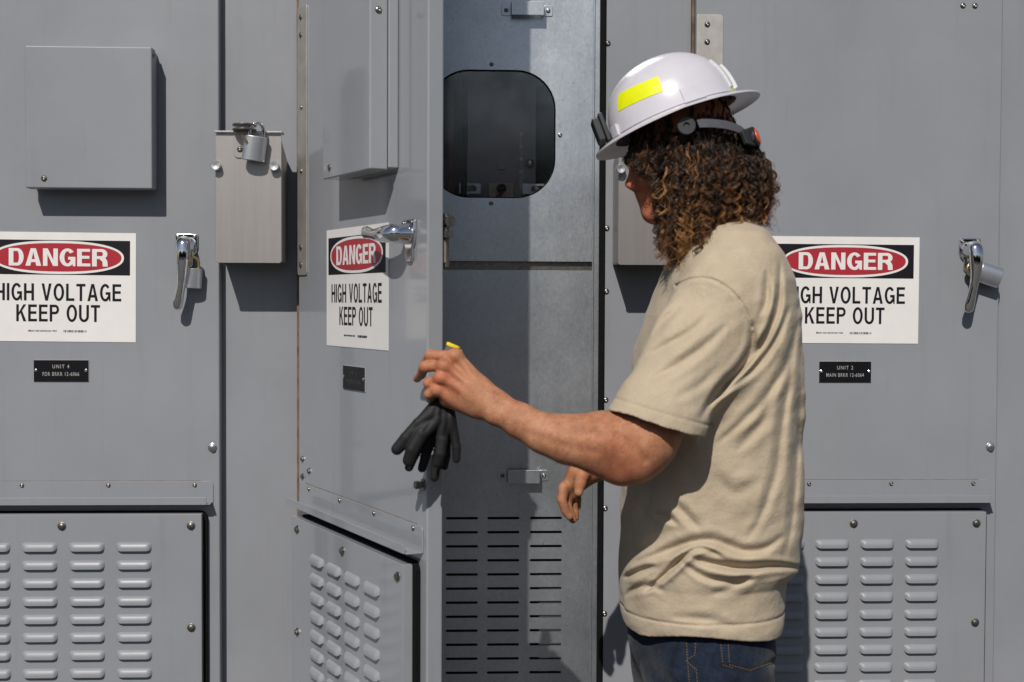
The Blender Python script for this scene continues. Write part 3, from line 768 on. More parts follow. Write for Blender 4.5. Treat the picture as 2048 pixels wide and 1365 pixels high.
def body_sdf(P):
    # torso, neck, head
    d = chain(P, [(1410, 1270, YB, 95), (1420, 1050, YB, 112), (1435, 780, YB, 125), (1450, 620, YB, 108), (1456, 520, YB, 70)], .05, 1.0)
    d = smin(d, C(P, (1456, 560, YB-.14), (1456, 560, YB+.14), 62, 62), .06)
    d = smin(d, chain(P, [(1462, 500, YB, 58), (1440, 430, YB, 55), (1395, 370, YB, 56)], .03), .03)
    h = ell(P, Q(1372, 285, YB), (.100, .078, .102))
    h = smin(h, ell(P, Q(1326, 350, YB), (.060, .060, .080)), .03)
    h = smin(h, C(P, (1312, 420, YB), (1330, 395, YB), 19, 40), .03)
    for s in (-1, 1):
        h = smin(h, C(P, (1310, 424, YB), (1375, 395, YB+s*.052), 15, 20), .02)
        h = smin(h, ell(P, Q(1292, 362, YB+s*.036), (.020, .020, .017)), .012)
        e = ell(P, Q(1276, 343, YB+s*.031), (.013, .014, .009)); h = np.maximum(h, -smin(e, e+.001, .004))
        h = np.minimum(h, ell(P, Q(1281, 344, YB+s*.031), (.0115, .0115, .0115)))
        h = smin(h, ell(P, Q(1392, 345, YB+s*.079), (.016, .006, .026)), .006)
    h = smin(h, C(P, (1271, 328, YB-.04), (1271, 328, YB+.04), 8, 8), .014)
    h = smin(h, C(P, (1275, 338, YB), (1259, 368, YB), 8, 9.5), .012)
    for s in (-1, 1): h = smin(h, ell(P, Q(1266, 373, YB+s*.011), (.009, .007, .007)), .008)
    h = smin(h, C(P, (1285, 393, YB-.016), (1285, 393, YB+.016), 7, 7), .010)
    h = smin(h, C(P, (1288, 404, YB-.013), (1288, 404, YB+.013), 7, 7), .008)
    h = smin(h, C(P, (1303, 428, YB-.01), (1303, 428, YB+.01), 13, 13), .012)
    d = smin(d, h, .02)
    # legs
    for s, xk in ((-1, 1428), (1, 1395)):
        y = YB+s*.070
        a, b, c, e = Q(1412, 1260, y), Q(xk, 1500, y), Q(xk, 1500, y), None
        d = smin(d, rcone(P, a, (a[0]-.005, y, .48), .052, .050), .04)
        d = smin(d, rcone(P, (a[0]-.005, y, .48), (a[0]+.02, y, .17), .058, .045), .02)
    # near (left) arm
    arm = chain(P, [(1425, 600, -.775, 66), (1370, 740, -.82, 62), (1300, 868, -.855, 61)], .02, .92)
    fore = chain(P, [(1276, 898, -.86, 60), (1205, 887, -.858, 61), (1135, 879, -.852, 46), (1088, 867, -.84, 36.5), (1040, 842, -.82, 31), (988, 811, -.80, 29), (955, 792, -.787, 33)], .02, .80)
    arm = smin(arm, fore, .035); arm = smin(arm, C(P, (1262, 925, -.865), (1246, 932, -.86), 40, 39), .03)
    arm = smin(arm, C(P, (1290, 885, -.875), (1215, 880, -.885), 34, 32), .03)
    qx, qy = to_px(P); nr = np.clip((-.78-P[:, 1])/.03, 0, 1)
    for pl, dep, wd in (([(1000, 812), (1060, 838), (1130, 858), (1200, 872)], 2.4, 9), ([(1060, 868), (1130, 893), (1190, 905)], 2.2, 9), ([(1235, 872), (1262, 890), (1290, 920)], 3., 10)):
        mm = (qx > 980) & (qx < 1320) & (qy > 790) & (qy < 950)
        if mm.any(): arm[mm] += nr[mm]*dep*1e-3*np.exp(-(pdist(qx[mm], qy[mm], pl)/wd)**2)
    arm = smin(arm, ell(P, Q(990, 834, -.815), (.011, .010, .010)), .02)
    # hand
    kn = [((968, 776, -.785), (911, 713, -.772), 15, 13.5), ((965, 790, -.790), (889, 732, -.778), 16, 12.5), ((962, 806, -.790), (882, 756, -.780), 16, 11.5), ((958, 818, -.787), (874, 780, -.775), 16, 11)]
    palm = None
    for a, b, ra, rb in kn:
        e = C(P, a, b, ra, rb, .8); palm = e if palm is None else smin(palm, e, .010)
    palm = smin(palm, C(P, (950, 815, -.775), (893, 800, -.760), 21, 15), .016)
    palm = smin(palm, C(P, (955, 775, -.765), (905, 740, -.750), 20, 15), .016)
    fg = [[(911, 713, -.772, 12), (861, 711, -.752, 10.5), (847, 730, -.715, 9.2), (841, 750, -.688, 8)],
          [(889, 732, -.778, 11.5), (849, 734, -.757, 10.6), (843, 749, -.715, 9.3), (834, 758, -.680, 8)],
          [(882, 756, -.780, 11), (857, 767, -.765, 9.8), (862, 780, -.735, 8.8), (872, 778, -.712, 8)],
          [(874, 780, -.775, 10), (858, 789, -.765, 9), (866, 800, -.740, 8), (876, 797, -.722, 7.5)]]
    fing = None
    for f in fg:
        e = chain(P, f, .002)
        for j, wob in ((0, 1.5), (1, 1.1)):                    # knuckle bumps
            e = smin(e, ell(P, Q(f[j][0], f[j][1], f[j][2]-.004), (f[j][3]*wob*.00075,)*3), .008)
        fing = e if fing is None else np.minimum(fing, e)
    th = chain(P, [(948, 776, -.765, 15), (915, 752, -.735, 12.5), (890, 752, -.708, 10.5), (874, 757, -.700, 9)], .006)
    hand = smin(smin(palm, fing, .007), th, .010)
    # tendons
    for a, b, ra, rb in kn[:3]:
        hand = smin(hand, C(P, (a[0]-14, a[1]-8, a[2]-.012), (b[0]+4, b[1], b[2]-.007), 3.5, 3.5), .008)
    arm = smin(arm, hand, .018)
    d = smin(d, arm, .03)
    # far (right) arm and hand
    arm2 = chain(P, [(1425, 600, -.44, 58), (1375, 760, -.40, 52), (1320, 880, -.39, 46), (1250, 905, -.40, 42), (1196, 928, -.42, 29), (1168, 945, -.43, 27)], .02)
    p2 = C(P, (1166, 950, -.43), (1142, 985, -.43), 20, 17, .75); p2 = smin(p2, C(P, (1152, 945, -.445), (1130, 985, -.44), 17, 13), .012)
    f2 = None
    for f in ([(1128, 975, -.452, 11.5), (1124, 1000, -.455, 10), (1131, 1022, -.455, 9), (1139, 1034, -.455, 7.8)],
              [(1134, 985, -.436, 11.5), (1134, 1010, -.436, 10), (1141, 1030, -.436, 9), (1146, 1040, -.436, 7.8)],
              [(1143, 985, -.42, 11), (1145, 1008, -.418, 10), (1149, 1025, -.418, 9), (1151, 1035, -.418, 7.8)],
              [(1152, 982, -.405, 10), (1154, 1000, -.402, 8.8), (1155, 1014, -.402, 7.5)]):
        e = chain(P, f, .002); f2 = e if f2 is None else np.minimum(f2, e)
    h2 = smin(p2, f2, .006)
    h2 = smin(h2, chain(P, [(1165, 948, -.462, 14), (1160, 968, -.478, 11), (1157, 985, -.482, 9.5)], .006), .012)
    d = smin(d, smin(arm2, h2, .018), .02)
    return d
V, F = surf(body_sdf, (-.26, -.97, .10), (.62, -.30, 1.80), .0026)
V = relax(V, F, 1, .4)
body = np_mesh('body', V, F, 'skin', person)
px, py = to_px(V)
fl = np.exp(-(((px-880)/40)**2+((py-765)/50)**2))*.9+np.exp(-(((px-1235)/60)**2+((py-930)/60)**2))*.7+.9*((py < 470)*1.)
at = body.data.attributes.new('flush', 'FLOAT', 'POINT'); at.data.foreach_set('value', np.clip(fl, 0, 1).astype(np.float32))

rg = np.random.default_rng(4); cand = np.where((px > 985) & (px < 1300) & (py > 780) & (py < 960) & (V[:, 1] < -.74))[0]
nrm = np.zeros(len(V)*3, np.float32); body.data.vertices.foreach_get('normal', nrm); nrm = nrm.reshape(-1, 3)
pk = rg.choice(cand, 1500); n_ = nrm[pk]; dr = np.array([-.55, 0, -.55])+rg.normal(0, .35, (len(pk), 3)); dr -= n_*(dr*n_).sum(1)[:, None]*.75; dr /= np.linalg.norm(dr, axis=1)[:, None]
L_ = rg.uniform(.004, .009, len(pk))[:, None]; sd = np.cross(dr, n_); sd /= np.maximum(1e-9, np.linalg.norm(sd, axis=1))[:, None]
A = V[pk]; B = A+dr*L_*.5+n_*.0012; E_ = A+dr*L_+n_*.0014; r_ = .00008
VV = np.stack([A+sd*r_, A-sd*r_, A+n_*r_, B+sd*r_, B-sd*r_, B+n_*r_*2, E_, E_, E_], 1).reshape(-1, 3); o_ = (np.arange(len(pk))*9)[:, None]
FF = np.concatenate([np.concatenate([o_+np.array([[a, (a+1) % 3, 3+(a+1) % 3, 3+a]]) for a in range(3)]), np.concatenate([o_+np.array([[3+a, 3+(a+1) % 3, 6, 6]]) for a in range(3)])])
FT = np.concatenate([FF[:, [0, 1, 2]], FF[:, [0, 2, 3]]]); FT = FT[(FT[:, 0] != FT[:, 1]) & (FT[:, 1] != FT[:, 2]) & (FT[:, 0] != FT[:, 2])]
ah = np_mesh('arm_hair', VV, FT, 'arm_hair', person)

# ------------------------------------------------------------------ shirt
rows = [(432, 1436, 1500, .055), (446, 1418, 1512, .075), (470, 1380, 1540, .140), (510, 1347, 1566, .180), (560, 1322, 1588, .196), (630, 1291, 1605, .202), (700, 1270, 1611, .200),
        (780, 1258, 1609, .195), (860, 1250, 1604, .190), (970, 1243, 1602, .186), (1060, 1239, 1600, .182), (1105, 1237, 1597, .180), (1128, 1236, 1592, .178), (1142, 1236, 1578, .174), (1152, 1236, 1571, .170),
        (1204, 1238, 1568, .168), (1240, 1243, 1566, .166), (1310, 1252, 1562, .162)]
rz = np.array([Q(1420, r[0], YB)[2] for r in rows])[::-1]
rl = np.array([Q(r[1]+4, r[0], YB)[0] for r in rows])[::-1]; rr_ = np.array([Q(r[2]-(5 if r[0] < 460 else 17 if r[0] < 720 else 12 if r[0] < 900 else 6), r[0], YB)[0] for r in rows])[::-1]
rd_ = np.array([r[3] for r in rows])[::-1]
GROOVES = [  # (polyline px, depth mm, width px)
 ([(1305, 672), (1332, 640), (1362, 613)], 7, 11), ([(1281, 722), (1325, 695), (1380, 664), (1418, 630)], 7, 12), ([(1296, 762), (1365, 724), (1416, 686), (1455, 650)], 8, 13),
 ([(1345, 800), (1400, 770), (1440, 728)], 4, 12), ([(1506, 640), (1504, 693), (1484, 732), (1455, 764), (1420, 806), (1400, 840)], 11, 11),
 ([(1560, 520), (1558, 600), (1542, 660), (1512, 708), (1470, 755), (1440, 785)], 7, 9), ([(1533, 540), (1532, 600), (1515, 640)], 4, 9), ([(1580, 610), (1552, 680), (1514, 732), (1470, 770), (1430, 800)], 7, 9),
 ([(1592, 650), (1576, 716), (1556, 760), (1513, 816), (1465, 862), (1430, 890)], 7, 12), ([(1598, 600), (1587, 711), (1572, 803), (1559, 900), (1546, 965), (1519, 1040), (1490, 1085)], 6.5, 13),
 ([(1605, 620), (1600, 766), (1594, 876), (1589, 975), (1580, 1067), (1566, 1120)], 5.5, 12), ([(1545, 790), (1520, 850), (1470, 905)], 5, 14),
 ([(1262, 1132), (1290, 1118), (1338, 1101), (1382, 1086), (1426, 1082), (1456, 1093), (1493, 1103), (1532, 1096), (1570, 1070)], 9, 13), ([(1285, 1188), (1310, 1168), (1338, 1143), (1370, 1112), (1404, 1098), (1450, 1118)], 10, 8),
 ([(1380, 1114), (1410, 1125), (1449, 1132), (1493, 1136), (1549, 1132), (1600, 1136)], 12, 10), ([(1360, 1122), (1404, 1152), (1455, 1164), (1510, 1160)], 7, 9), ([(1308, 1029), (1332, 1034), (1358, 1050)], 7, 9),
 ([(1345, 1001), (1375, 1034), (1403, 1062)], 6, 12), ([(1246, 1158), (1282, 1141), (1314, 1133)], 9, 9), ([(1250, 1195), (1268, 1180), (1300, 1172), (1330, 1184)], 6, 9),
 ([(1420, 1190), (1470, 1172), (1520, 1140)], 5, 12), ([(1340, 1235), (1420, 1240), (1475, 1258)], 4, 12), ([(1290, 900), (1300, 980), (1280, 1050)], 5, 16), ([(1430, 950), (1470, 985), (1520, 960)], 4, 18),
 ([(1330, 1060), (1300, 1090), (1255, 1110)], 5, 12), ([(1370, 545), (1400, 500), (1440, 470)], 3, 14)]
RIDGES = [([(1548, 554), (1546, 605), (1528, 655), (1498, 697)], 5, 7), ([(1290, 1132), (1340, 1117), (1390, 1101), (1430, 1097), (1470, 1112), (1530, 1113)], 9, 12),
          ([(1320, 1172), (1360, 1137), (1398, 1112)], 6, 8), ([(1400, 1147), (1460, 1150), (1540, 1148)], 6, 9), ([(1300, 700), (1350, 668), (1400, 640)], 3, 11), ([(1310, 745), (1370, 703), (1430, 660)], 3, 11),
          ([(1550, 770), (1500, 828), (1450, 870)], 4, 11), ([(1580, 780), (1565, 880), (1540, 980)], 4, 10)]
SEAM = [(1352, 572), (1378, 560), (1405, 557), (1430, 562), (1455, 577), (1478, 600), (1494, 628), (1503, 655)]
CUFF = [(1224, 800), (1290, 824), (1350, 842), (1412, 856)]
def smooth_line(pl, n=6):
    out = []
    for i in range(len(pl)-1):
        p = [np.array(pl[max(0, min(len(pl)-1, k))], float) for k in (i-1, i, i+1, i+2)]
        for q in range(n):
            t = q/n; out.append(tuple(.5*((2*p[1])+(p[2]-p[0])*t+(2*p[0]-5*p[1]+4*p[2]-p[3])*t*t+(3*p[1]-p[0]-3*p[2]+p[3])*t**3)))
    return out+[tuple(pl[-1])]
GROOVES = [(smooth_line(p), a, b) for p, a, b in GROOVES]; RIDGES = [(smooth_line(p), a, b) for p, a, b in RIDGES]; SEAM = smooth_line(SEAM)
HEMZ = Q(1400, 1243, YB)[2]+.002
CUFA = Q(1311, 845, -.86)                                     # middle of the cuff opening
cdir = Q(1311, 845, -.86)-Q(1418, 612, -.79); cdir /= np.linalg.norm(cdir)
cu1, cu2 = Q(1221, 818, -.86), Q(1402, 870, -.86)
cn = np.cross(cu2-cu1, np.array([0, 1., 0])); cn /= np.linalg.norm(cn); cn = cn if cn @ cdir > 0 else -cn
def shirt_sdf(P):
    z = P[:, 2]; xl = np.interp(z, rz, rl); xr = np.interp(z, rz, rr_); b = np.interp(z, rz, rd_)
    a = (xr-xl)/2; q = ((np.abs(P[:, 0]-(xl+xr)/2)/a)**2.3+(np.abs(P[:, 1]-YB)/b)**2.3)**(1/2.3)
    d = (q-1)*np.minimum(a, b)*.9
    d = np.maximum(d, z-rz[-1])
    dome = ell(P, Q(1450, 592, YB), (.108, .203, .135)); d = smin(d, dome, .03)
    sl = chain(P, [(1425, 622, -.775, 78), (1385, 705, -.80, 86), (1311, 850, -.86, 91), (1290, 896, -.872, 93)], .03, .86)
    sl = np.maximum(sl, (P-CUFA) @ cn)
    sr = chain(P, [(1430, 620, -.46, 78), (1385, 740, -.42, 80), (1340, 850, -.40, 82)], .03, .86)
    sr = np.maximum(sr, (P-Q(1340, 850, -.40)) @ cn)
    d = smin(d, smin(sl, 1e9+0*sl, .01), .045); d = smin(d, sr, .04)
    px, py = to_px(P); near = np.clip((YB+.02-P[:, 1])/.05, 0, 1)
    for pl, dep, wd in GROOVES:
        b_ = np.array(pl); mm = (px > b_[:, 0].min()-4*wd) & (px < b_[:, 0].max()+4*wd) & (py > b_[:, 1].min()-4*wd) & (py < b_[:, 1].max()+4*wd) & (near > 0)
        if not mm.any(): continue
        e, u = pdist(px[mm], py[mm], pl, True); k = np.sin(np.pi*np.clip(u, .0, 1))**.75; wk = wd*(.45+.38*k)
        d[mm] += near[mm]*k*(dep*.95e-3)*(np.exp(-(e/(wk*.85))**2)-.30*np.exp(-((e-wk*1.8)/(wk*.9))**2))
    for pl, dep, wd in RIDGES:
        b_ = np.array(pl); mm = (px > b_[:, 0].min()-4*wd) & (px < b_[:, 0].max()+4*wd) & (py > b_[:, 1].min()-4*wd) & (py < b_[:, 1].max()+4*wd) & (near > 0)
        if not mm.any(): continue
        e, u = pdist(px[mm], py[mm], pl, True); d[mm] -= near[mm]*np.sin(np.pi*u)**.75*(dep*.7e-3)*np.exp(-(e/wd)**2)
    e = pdist(px, py, SEAM); d = d+near*.0026*np.exp(-(e/3.0)**2)-near*.0012*np.exp(-((e-6)/4)**2)
    d = d+.0022*np.exp(-(((P-CUFA) @ cn+.021)/.0022)**2)*(px < 1425)*near
    d = d+.0024*np.exp(-((z-HEMZ-.030)/.0024)**2)-.0012*np.exp(-((z-HEMZ-.012)/.012)**2)
    # soft drapery
    d = d+.0006*near*np.sin(px*.11+py*.05+2*np.sin(py*.03))*np.sin(py*.075-px*.03)+.0022*np.sin(P[:, 0]*38+P[:, 2]*21+2*np.sin(P[:, 1]*19))*np.sin(P[:, 2]*17+P[:, 1]*31)+.0012*np.sin(P[:, 2]*63+P[:, 0]*44)*np.sin(P[:, 1]*52)
    wave = HEMZ+.006*np.sin(P[:, 0]*22)+.004*np.sin(P[:, 1]*37)
    op = np.minimum(np.minimum(np.abs(z-HEMZ), np.where(P[:, 0] < CUFA[0]+.12, np.abs((P-CUFA) @ cn), 1)), np.abs((P-Q(1340, 850, -.40)) @ cn))
    sh = np.maximum(d, -(d+.0062+.05*np.clip((op-.03)/.06, 0, 1)))   # cloth: thin where it ends at hem and cuffs
    sh = np.maximum(sh, wave-z)
    sh = np.maximum(sh, -np.maximum(rcone(P, Q(1311, 830, -.86), Q(1280, 910, -.86), .066, .070, .86), -(P-CUFA) @ cn-.02))
    sh = np.maximum(sh, -rcone(P, Q(1467, 470, YB), Q(1452, 400, YB), .060, .075))
    return sh
V, F = surf(shirt_sdf, (.08, -1.0, .72), (.66, -.26, 1.60), .0023)
V = relax(V, F, 1, .5)
np_mesh('t_shirt', V, F, 'shirt', person)

# ------------------------------------------------------------------ jeans and boots
def jeans_sdf(P):
    z = P[:, 2]; c = Q(1402, 1275, YB)
    hip = ell(P, (c[0]-.004, YB, .80), (.141, .128, .22)); d = np.maximum(hip, z-.86)
    d = smin(d, ell(P, Q(1490, 1330, YB-.03), (.055, .085, .12)), .03)
    for s, dx in ((-1, .0), (1, -.02)):
        y = YB+s*.075
        d = smin(d, rcone(P, (c[0]+dx, y*1.0, .70), (c[0]+dx-.01, y, .47), .100, .085), .05)
        d = smin(d, rcone(P, (c[0]+dx-.01, y, .47), (c[0]+dx+.02, y, .13), .085, .078), .03)
    px, py = to_px(P); near = np.clip((YB-P[:, 1])/.05, 0, 1)
    for pl, dep, wd in (([(1378, 1275), (1381, 1320), (1386, 1400)], 3, 4), ([(1440, 1270), (1444, 1320), (1450, 1336)], 3, 4), ([(1450, 1336), (1500, 1345), (1548, 1325)], 3.5, 6),
                        ([(1400, 1300), (1440, 1345), (1470, 1380)], 5, 10), ([(1290, 1320), (1330, 1360), (1340, 1400)], 4, 14)):
        e = pdist(px, py, pl); d = d+near*dep*1e-3*np.exp(-(e/wd)**2)
    d = d+.003*np.sin(z*47+P[:, 0]*30)*np.sin(P[:, 1]*40+z*20)
    return np.maximum(d, .11-z)
V, F = surf(jeans_sdf, (.18, -.85, .06), (.62, -.40, .93), .0042)
jn = np_mesh('jeans', relax(V, F, 1, .4), F, 'denim', person)
from mathutils.bvhtree import BVHTree
bv = BVHTree.FromPolygons([Vector(v) for v in V], [tuple(f) for f in F])
def stitch(name, pl, gapm=.0035):
    mb = MB(); last = None
    for (a, b) in zip(pl[:-1], pl[1:]):
        n = max(2, int(math.hypot(b[0]-a[0], b[1]-a[1])/2.6))
        for i in range(n):
            px, py = a[0]+(b[0]-a[0])*i/n, a[1]+(b[1]-a[1])*i/n
            h = bv.ray_cast(CAMP, (W(px, py, -.8)-CAMP).normalized())
            if h[0] is None: last = None; continue
            if last is not None and i % 2: mb.sweep([last+h[1]*.0006, h[0]+h[1]*.0006], (.0008, .0008), 5, up=(0, -1, 0))
            last = h[0]
    if mb.v: obj(name, mb, 'thread', jn, smooth=60, fixn=False)
stitch('stitching', [(1373, 1287), (1375, 1320), (1381, 1400)]); stitch('stitching', [(1391, 1287), (1390, 1310), (1372, 1322), (1393, 1340), (1397, 1400)])
stitch('stitching', [(1441, 1285), (1446, 1330), (1470, 1338)]); stitch('stitching', [(1456, 1285), (1459, 1330), (1500, 1341), (1545, 1325)])
for s in (-1, 1):
    y = YB+s*.085; cx = Q(1402, 1275, YB)[0]+(.0 if s < 0 else -.02)
    def boot_sdf(P):
        d = rcone(P, (cx+.03, y, .20), (cx+.03, y, .165), .062, .064)
        d = smin(d, rcone(P, (cx+.045, y, .160), (cx-.12, y, .145), .050, .044, .95), .03)
        return np.maximum(d, .118-P[:, 2])
    V, F = surf(boot_sdf, (cx-.24, y-.11, .09), (cx+.15, y+.11, .30), .005)
    bo = np_mesh('boot', V, F, 'leather', person)
    ol = [(cx-.062+.112*math.cos(a)+.02*0, y+.049*math.sin(a)*(1+.08*math.cos(a+2))) for a in [2*math.pi*i/32 for i in range(32)]]
    obj('sole', MB().add([(a, b, .1042) for a, b in ol]+[(a, b, .1215) for a, b in ol], [tuple(range(32)), tuple(range(32, 64))]+[(i, (i+1) % 32, 32+(i+1) % 32, 32+i) for i in range(32)]), 'sole', bo, bevel=.002)

# ------------------------------------------------------------------ hair
def hull(P):
    d = ell(P, Q(1370, 285, YB), (.104, .092, .105))
    d = smin(d, ell(P, Q(1398, 362, YB-.030), (.104, .088, .092)), .03)
    d = smin(d, ell(P, Q(1374, 446, YB-.080), (.045, .040, .070)), .03)
    d = smin(d, ell(P, Q(1316, 338, YB-.060), (.028, .028, .058)), .02)
    d = smin(d, ell(P, Q(1484, 365, YB), (.052, .095, .072)), .03)
    d = smin(d, ell(P, Q(1350, 400, YB+.075), (.060, .035, .085)), .03)
    d = smin(d, ell(P, Q(1288, 318, YB-.045), (.030, .045, .034)), .02)
    face = ell(P, Q(1256, 398, YB), (.058, .090, .080))
    return np.maximum(d, -face)
V, F = surf(lambda P: hull(P)+.017, (.14, -.80, 1.42), (.56, -.42, 1.82), .005)
pxv, pyv = to_px(V)
keep = ~((pyv < 222-.34*(pxv-1300)) )                      # nothing above the rim line under the shell
F = F[keep[F].all(1)]
HV = [V]; HF = [np.concatenate([F[:, [0, 1, 2]], F[:, [0, 2, 3]]])]; HT = [np.full(len(V), .02)]; base = len(V)
def grad(P, e=.003):
    g = np.stack([hull(P+np.eye(3)[k]*e)-hull(P-np.eye(3)[k]*e) for k in range(3)], 1); return g/np.maximum(1e-9, np.linalg.norm(g, axis=1))[:, None]
def ringlets(N0, strands, seed, rmul, spread, thick0, fly):
    """locks: guide lines that follow the hull down and then hang; every lock is a bundle of strands on one helix"""
    global base
    rg = np.random.default_rng(seed)
    S = np.stack([rg.uniform(.15, .54, N0*60), rg.uniform(-.80, -.44, N0*60), rg.uniform(1.43, 1.77, N0*60)], 1)
    dS = hull(S); ppx, ppy = to_px(S); rim = 285-.34*(ppx-1262)
    ok = (np.abs(dS+.006) < .010) & (ppy > rim-38) & ~((ppx < 1304) & (ppy > 346)) & ((S[:, 1] < YB+.03) | (rg.random(len(S)) < .3))
    ok &= rg.random(len(S)) < np.clip(1.25-(ppy-250)/190, .12, 1)          # most locks start high on the head
    S = S[ok][:N0]; K = len(S); STEPS = 40
    ppx, ppy = to_px(S)
    tgt = rg.normal(-.002, .006, K); tgt = np.where(rg.random(K) < fly, rg.uniform(.004, .024, K), tgt)
    tgt = np.where(ppy < 322-.10*(ppx-1365), np.minimum(tgt, -.012), tgt)
    step = rg.uniform(.0040, .0056, K); path = np.zeros((STEPS, K, 3)); p = S.copy(); alive = np.zeros((STEPS, K), bool)
    drift = rg.normal(0, .28, (K, 3)); drift[:, 2] *= .2; live = np.ones(K, bool); endj = rg.normal(-4, 17, K)
    for st in range(STEPS):
        path[st] = p; alive[st] = live
        a, b = to_px(p); botl = np.interp(a, [1240, 1290, 1315, 1340, 1400, 1430, 1450, 1470, 1500, 1560], [360, 440, 500, 515, 508, 470, 440, 432, 448, 446])
        live = live & (b < botl+endj) & ~((a < 1306+.0*b) & (b > 346) & (rg.random(K) < .45)) & ~((a < 1316) & (b > 400) & (rg.random(K) < .12))
        g = grad(p); low = np.clip((botl-b)/45, .08, 1)[:, None]
        dv = np.array([0, 0, -1.])+drift*.6; dv = dv-g*(dv*g).sum(1)[:, None]*.8*low-g*((hull(p)-tgt)*18)[:, None]*low
        dv /= np.linalg.norm(dv, axis=1)[:, None]; p = p+dv*step[:, None]
    sub = 2; T = np.linspace(0, STEPS-1, (STEPS-1)*sub+1); nT = len(T); i0 = np.minimum(T.astype(int), STEPS-2); fr = (T-i0)[:, None, None]
    pts = path[i0]*(1-fr)+path[i0+1]*fr; al = alive[np.minimum(i0+1, STEPS-1)]
    ref = np.array([.3, -1., .2]); nz = lambda a: a/np.maximum(1e-9, np.linalg.norm(a, axis=-1))[..., None]
    tan = nz(np.gradient(pts, axis=0)); u = nz(np.cross(tan, ref)); v = np.cross(tan, u)
    rad = rg.uniform(.0024, .0052, K)*rmul; pit = rg.uniform(.020, .036, K); ph = rg.uniform(0, 6.28, K); hand_ = np.where(rg.random(K) < .5, 1, -1)
    lockt = .17+.24*np.sin(S[:, 0]*90+1)*np.sin(S[:, 2]*80)+rg.normal(0, .22, K)
    env = np.clip(T/10, .2, 1)[:, None]*(1+.25*np.sin(T[:, None]*.35+ph[None]))
    for q_ in range(strands):
        pj = rg.normal(0, spread, K); rj = rg.normal(1, .20, K); off = rg.normal(0, .0011, (K, 3)); fray = rg.normal(0, .0050, (K, 3))
        cut = rg.integers(0, 9, K)
        ang = ph[None]+pj[None]+hand_[None]*2*np.pi*(T[:, None]*step[None])/pit[None]*(1+rg.normal(0, .02, K))[None]
        gr = env*(rad*rj)[None]
        fz = (np.linspace(0, 1, nT)**2)[:, None, None]*fray[None]
        cur = pts+u*(np.cos(ang)*gr)[..., None]+v*(np.sin(ang)*gr)[..., None]+off[None]+fz
        t2 = nz(np.gradient(cur, axis=0)); a1 = nz(np.cross(t2, ref)); a2 = np.cross(t2, a1)
        thick = (thick0*rg.uniform(.7, 1.35, K))[None]*np.linspace(1.1, .6, nT)[:, None]
        VV = np.stack([cur+a1*(thick*np.cos(w_))[..., None]+a2*(thick*np.sin(w_))[..., None] for w_ in (0, 2.094, 4.189)], 2)
        idx = base+np.arange(nT*K*3).reshape(nT, K, 3)
        sh_ = np.zeros_like(al); sh_[:-8] = al[8:]; last = np.where((cut > 4)[None], sh_, al); okq = last[:-1] & last[1:]
        fs = []
        for k in range(3):
            k2 = (k+1) % 3; q = np.stack([idx[:-1, :, k], idx[:-1, :, k2], idx[1:, :, k2], idx[1:, :, k]], -1)[okq]
            fs.append(np.concatenate([q[:, [0, 1, 2]], q[:, [0, 2, 3]]]))
        HV.append(VV.reshape(-1, 3)); HF.append(np.concatenate(fs)); base += nT*K*3
        tone = np.clip(lockt[None]+rg.normal(0, .10, K)[None]+(1.64-cur[..., 2])*2.4+np.linspace(-.08, .22, nT)[:, None], 0, 1)
        HT.append(np.repeat(tone[..., None], 3, 2).ravel())
ringlets(560, 11, 11, 1.55, .22, .00044, .12)
ringlets(900, 1, 12, 1.7, .5, .00030, .75)
Vh = np.concatenate(HV); Fh = np.concatenate(HF); Th = np.concatenate(HT)
used = np.zeros(len(Vh), bool); used[Fh.ravel()] = True; rm = np.cumsum(used)-1
hair = np_mesh('hair', Vh[used], rm[Fh], 'hair', person)
at = hair.data.attributes.new('tone', 'FLOAT', 'POINT'); at.data.foreach_set('value', Th[used].astype(np.float32))

# ------------------------------------------------------------------ hard hat
tilt, roll_ = R(20.5), R(7)
fw = Vector((-math.cos(tilt), .03, -math.sin(tilt))).normalized()
lf = Vector((0, -math.cos(roll_), math.sin(roll_))); lf = (lf-fw*lf.dot(fw)).normalized(); upv = fw.cross(lf)
if upv.z < 0: upv = -upv
HC = W(1354, 243, YB)
def hl(x, y, z): return HC+fw*x+lf*y+upv*z
def dome_pt(u, h, grow=0.):
    """u angle round the shell (0 = front), h 0..1 up the dome"""
    c, s = math.cos(u), math.sin(u)
    a = .1275 if c > 0 else .1225; b = .108; Hh = .124
    k = max(0., 1-h**2.25)**(1/2.15)
    ridge = .0025*math.exp(-(s*b*k/.017)**2)*(1-abs(2*h-1)**4) if h < 1 else .0025
    return hl((a*k+grow)*c, (b*k+grow)*s, Hh*h+grow*.3+ridge+.004)
mb = MB(); NU = 96; rings = []
for j in range(33):
    h = math.sin(j/32*math.pi/2); rings.append([dome_pt(2*math.pi*i/NU, h) for i in range(NU)])
def brim(u, t):
    c, s = math.cos(u), math.sin(u); x = (.1275 if c > 0 else .1225)*c; y = .108*s
    wdt = .030+.010*abs(c)**2*(1 if c > 0 else 1.05)
    return hl(x+c*wdt*t, y+s*wdt*t, .002-.010*t*t*(.5+.5*abs(c)) )
pro = [[brim(2*math.pi*i/NU, t) for i in range(NU)] for t in (0, .12, .4, .7, .93, 1)]
low = [[brim(2*math.pi*i/NU, t)-upv*.0032 for i in range(NU)] for t in (1, .93, .7, .4, .12, 0)]
inner = []
for j in range(12):
    h = math.sin(j/12*math.pi/2); inner.append([dome_pt(2*math.pi*i/NU, h, -.0035)-upv*.003 for i in range(NU)])
allr = list(reversed(rings))+pro+low+inner
vs = [p for r in allr for p in r]; fs = []
